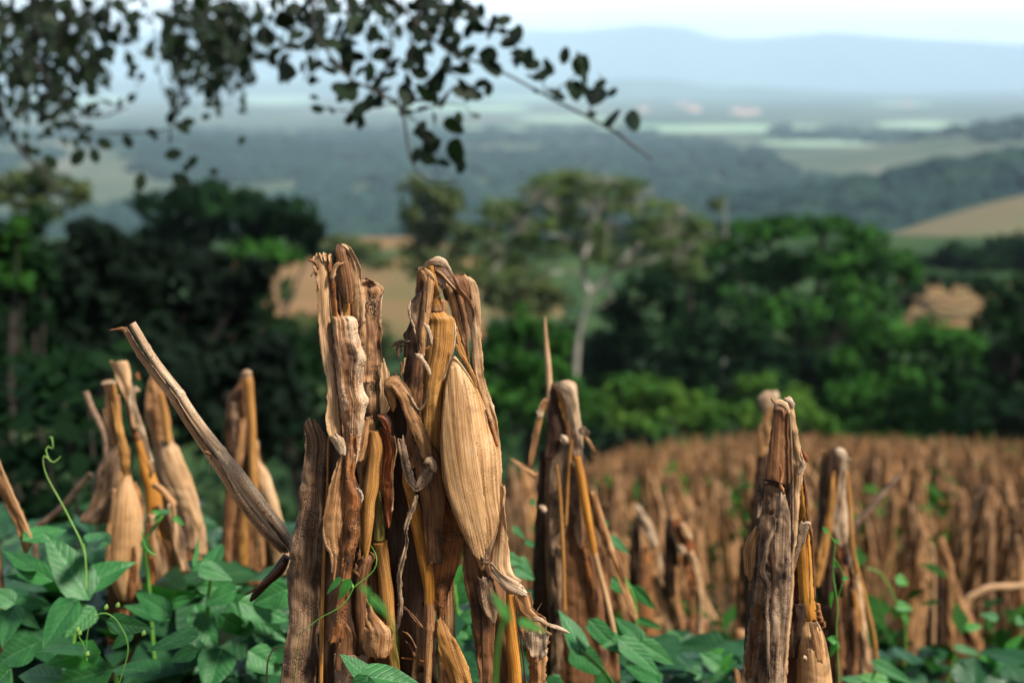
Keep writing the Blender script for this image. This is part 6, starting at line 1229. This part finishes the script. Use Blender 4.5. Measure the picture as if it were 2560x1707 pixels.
def branch(name, Zm, D, pts, dens=26, L=.042, link=None, only=None):
    P = [Zm(p[0], p[1], D + (p[3] if len(p) > 3 else 0)) for p in pts]; rad = [p[2] / Zm.k * D / F for p in pts]
    if link is not None: P = [link] + P; rad = [rad[0] * 1.6] + rad
    mb = MB(); tube(mb, P, rad, ns=6, step=.04, wr=.001)
    br = mb.build('branch', M['darktwig'], root)
    if dens:
        lf = MB()
        for i in range(len(P) - 1):
            if link is not None and i == 0: continue
            a, b = P[i], P[i + 1]; n = int((b - a).length * dens + .5)
            for k in range(n):
                c = a + (b - a) * ((k + rnd.random()) / n); d = (b - a).normalized() * .3 + V((rnd.gauss(0, .7), rnd.gauss(0, .7), rnd.gauss(-.15, .7)))
                oleaf(lf, c + d.normalized() * .008, d, L * rnd.uniform(.7, 1.25), V((rnd.gauss(0, .6), rnd.gauss(-.5, .6), rnd.gauss(.6, .5))).normalized(), rnd.uniform(.24, .34))
        if lf.v: lf.build('foliage', M['overhang'], br)
    return br
D = 4.0; jt = V((-1.0, 4.6, 2.9)); jt2 = V((-2.2, 5.2, 3.0)); jt3 = V((-.1, 4.3, 2.5))
main = branch('b', ZI, D, [(760, -60, 9), (860, 30, 9), (980, 160, 8), (1100, 262, 8), (1250, 325, 7), (1450, 410, 7), (1650, 520, 7), (1850, 622, 7), (2000, 700, 7), (2100, 780, 7), (2200, 855, 5)], 0, link=jt)
b2 = branch('b', ZI, D - .1, [(370, -60, 8), (385, 60, 7), (398, 180, 7), (460, 262, 7), (560, 400, 7), (700, 480, 7), (840, 560, 8), (875, 620, 7), (892, 760, 6), (930, 900, 5), (1000, 960, 5), (1100, 975, 4), (1165, 968, 3)], 0, link=jt)
b3 = branch('b', ZI, D - .1, [(400, 185, 5), (360, 225, 5), (290, 245, 5), (205, 270, 4), (170, 200, 3)], 0)
branch('b', ZI, D, [(1640, 515, 4), (1600, 400, 4), (1500, 280, 5), (1420, 200, 5), (1300, 100, 5), (1180, 20, 5), (1150, -60, 5)], 62, .042)
branch('b', ZI, D, [(860, 575, 5), (950, 480, 5), (1060, 380, 5), (1120, 260, 5), (1150, 150, 5), (1130, 20, 5), (1120, -50, 6)], 60, .05, link=jt3)
branch('b', ZI, D + .1, [(700, 480, 4), (780, 380, 5), (820, 240, 5), (780, 120, 5), (700, -40, 6)], 44, .048)
branch('b', ZI, D, [(1060, 380, 4), (1180, 420, 4), (1260, 500, 4), (1350, 480, 3)], 26, .045)
branch('b', ZI, D, [(1250, 640, 2), (1200, 560, 3), (1080, 560, 4), (980, 590, 4), (880, 600, 5)], 30, .042)
branch('b', ZI, D, [(880, 600, 4), (930, 640, 4), (985, 700, 4), (1020, 800, 3), (1120, 850, 2)], 30, .036)
pos = [(1350, 150, 95), (1410, 110, 80), (1480, 185, 100), (1270, 150, 90), (1220, 165, 80), (1440, 225, 80), (1490, 285, 80), (1545, 300, 80), (1560, 345, 80), (1480, 330, 60), (1620, 390, 70), (1650, 360, 80), (1735, 300, 80), (1820, 355, 90), (1840, 408, 90), (1795, 480, 90), (1850, 490, 80), (1905, 510, 110), (1990, 495, 60), (1985, 632, 75), (2105, 645, 90), (1925, 450, 70),
       (550, 190, 90), (620, 130, 90), (650, 100, 70), (720, 185, 50), (470, 230, 50), (370, 248, 60), (160, 200, 80), (333, 360, 60), (245, 380, 80), (240, 115, 70), (415, 350, 55), (385, 430, 50), (920, 290, 90), (960, 310, 90), (1090, 230, 80), (1160, 190, 70), (1185, 378, 100), (1075, 405, 90), (1330, 300, 100), (1345, 355, 90), (1050, 440, 80), (900, 345, 80), (885, 500, 110), (800, 400, 80), (700, 375, 90), (630, 305, 80), (560, 480, 100), (1000, 265, 70), (1180, 490, 90), (1250, 505, 90), (1330, 478, 70), (1140, 680, 100), (1165, 640, 80), (990, 725, 80), (960, 680, 60), (1020, 780, 100), (1150, 815, 100), (940, 830, 80), (1000, 850, 80), (1090, 870, 70), (1180, 890, 70), (415, 583, 60), (398, 520, 40), (590, 640, 60), (665, 652, 60), (550, 588, 40), (490, 590, 40), (640, 580, 80), (690, 545, 90), (540, 520, 60), (735, 560, 60), (990, 10, 110), (1100, 60, 100), (1180, 20, 80), (820, 100, 70), (760, 60, 80), (500, 60, 80), (480, 20, 70), (350, 30, 90), (980, 500, 80), (1040, 520, 80), (1100, 530, 60), (780, 300, 60), (740, 420, 70), (520, 330, 50), (900, 430, 60)]
lf = MB()
allp = [v.co if hasattr(v, 'co') else v for v in [ZI(x, y, D) for x, y in ((980, 160), (1250, 325), (1650, 520), (2000, 700), (385, 60), (560, 400), (840, 560), (892, 760), (1000, 960), (1420, 200), (1060, 380), (780, 120), (205, 270))]]
for x, y, l in pos:
    l *= 1.22
    a = rnd.choice([math.pi / 2, -math.pi / 2, .3, 2.6]) + rnd.uniform(-.5, .5); h = l / 2
    A = ZI(x - math.cos(a) * h, y + math.sin(a) * h, D + rnd.uniform(-.06, .06)); B = ZI(x + math.cos(a) * h, y - math.sin(a) * h, D + rnd.uniform(-.06, .06))
    n0 = min(allp, key=lambda p: min((p - A).length, (p - B).length))
    if (n0 - B).length < (n0 - A).length: A, B = B, A
    oleaf(lf, A, B - A, (B - A).length, V((rnd.gauss(0, .5), -1, rnd.gauss(.2, .5))).normalized(), rnd.uniform(.26, .36))
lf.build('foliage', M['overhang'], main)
for k in range(44):
    x = rnd.uniform(150, 1300); l0 = rnd.uniform(100, 460) * (1 if x < 900 else .6)
    branch('b', ZI, D + rnd.uniform(-.1, .6), [(x, -60, 5), (x + rnd.uniform(-60, 60), l0 * .5, 4), (x + rnd.uniform(-110, 110), l0, 2)], 22, .052)
branch('b', ZI, D, [(1650, 520, 4), (1740, 440, 4), (1800, 400, 3), (1850, 370, 2)], 34, .04)
branch('b', ZI, D, [(1850, 622, 4), (1900, 540, 4), (1920, 450, 3), (1935, 410, 2)], 30, .04)
branch('b', ZI, D, [(860, 575, 5), (780, 500, 4), (690, 470, 4), (600, 430, 3), (520, 330, 3)], 40, .045)
branch('b', ZI, D, [(840, 560, 5), (740, 560, 4), (640, 600, 3), (540, 590, 3), (420, 570, 2)], 22, .036)
branch('b', ZI, D, [(1100, 262, 5), (1180, 330, 4), (1290, 320, 3), (1340, 350, 3)], 40, .045)
# farther left: denser, more blurred twigs
D = 5.2
h1 = branch('b', ZH, D, [(60, -60, 14), (100, 170, 12), (250, 430, 12), (420, 680, 11), (500, 820, 10), (560, 900, 8)], 16, .05, link=jt2)
branch('b', ZH, D, [(450, 705, 7), (560, 715, 7), (640, 712, 6), (780, 660, 4)], 14, .05)
branch('b', ZH, D, [(490, 800, 6), (620, 810, 6), (760, 812, 6), (900, 812, 5), (1000, 800, 5), (1080, 772, 4)], 18, .05)
branch('b', ZH, D + .4, [(-60, 500, 14), (0, 650, 14), (80, 850, 13), (200, 1000, 12), (300, 1100, 9), (380, 1200, 6)], 10, .05, link=fork)
for (x, y, l, a) in [(475, 965, 120, .9), (580, 955, 100, 1.9), (640, 880, 110, 2.6), (1180, 990, 80, .9), (1060, 945, 110, .2), (860, 1115, 110, 1.4), (1110, 1105, 140, 2.5), (1310, 1050, 60, 0), (1480, 860, 60, 1), (1140, 1030, 60, 1.2), (310, 990, 110, 2.4), (1150, 750, 90, .2), (1260, 715, 60, .3), (580, 650, 60, 1), (560, 450, 140, 1.5), (560, 550, 100, 1.5), (640, 325, 130, 0)]:
    mb = MB(); h = l / 2; A = ZH(x - math.cos(a) * h, y + math.sin(a) * h, D - .3); B = ZH(x + math.cos(a) * h, y - math.sin(a) * h, D - .3)
    oleaf(mb, A, B - A, (B - A).length, V((.2, -1, .2)), .33)
    mb.build('leaf', M['overhang'], h1)
for k in range(112):
    x = rnd.uniform(-80, 1560) if k % 4 else rnd.uniform(-80, 500); d_ = D + rnd.uniform(-.8, 1.5); top = rnd.uniform(-60, 60)
    ln = rnd.uniform(250, 900) * (1 - .25 * (x > 1000)) * (.75 if 500 < x < 900 else 1); pts = []
    dxs = rnd.uniform(-140, 140)
    for i in range(5):
        f = i / 4; pts.append((x + dxs * f + 30 * math.sin(f * 5 + k), top + ln * f, 3.2 * (1 - .6 * f)))
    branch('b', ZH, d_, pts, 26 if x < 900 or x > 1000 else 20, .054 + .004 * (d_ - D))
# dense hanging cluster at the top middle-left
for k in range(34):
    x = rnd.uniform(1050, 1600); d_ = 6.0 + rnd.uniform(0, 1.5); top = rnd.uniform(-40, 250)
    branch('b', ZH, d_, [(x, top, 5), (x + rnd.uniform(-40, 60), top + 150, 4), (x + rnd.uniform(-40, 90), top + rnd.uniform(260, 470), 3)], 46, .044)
mb = MB(); tube(mb, [fork2, V((-2.2, 7.0, 3.3)), V((-1.6, 8.4, 3.2)), V((-.8, 8.8, 2.9))], [.07, .05, .04, .02], ns=8, step=.15); mb.build('limb', M['bark'], root)
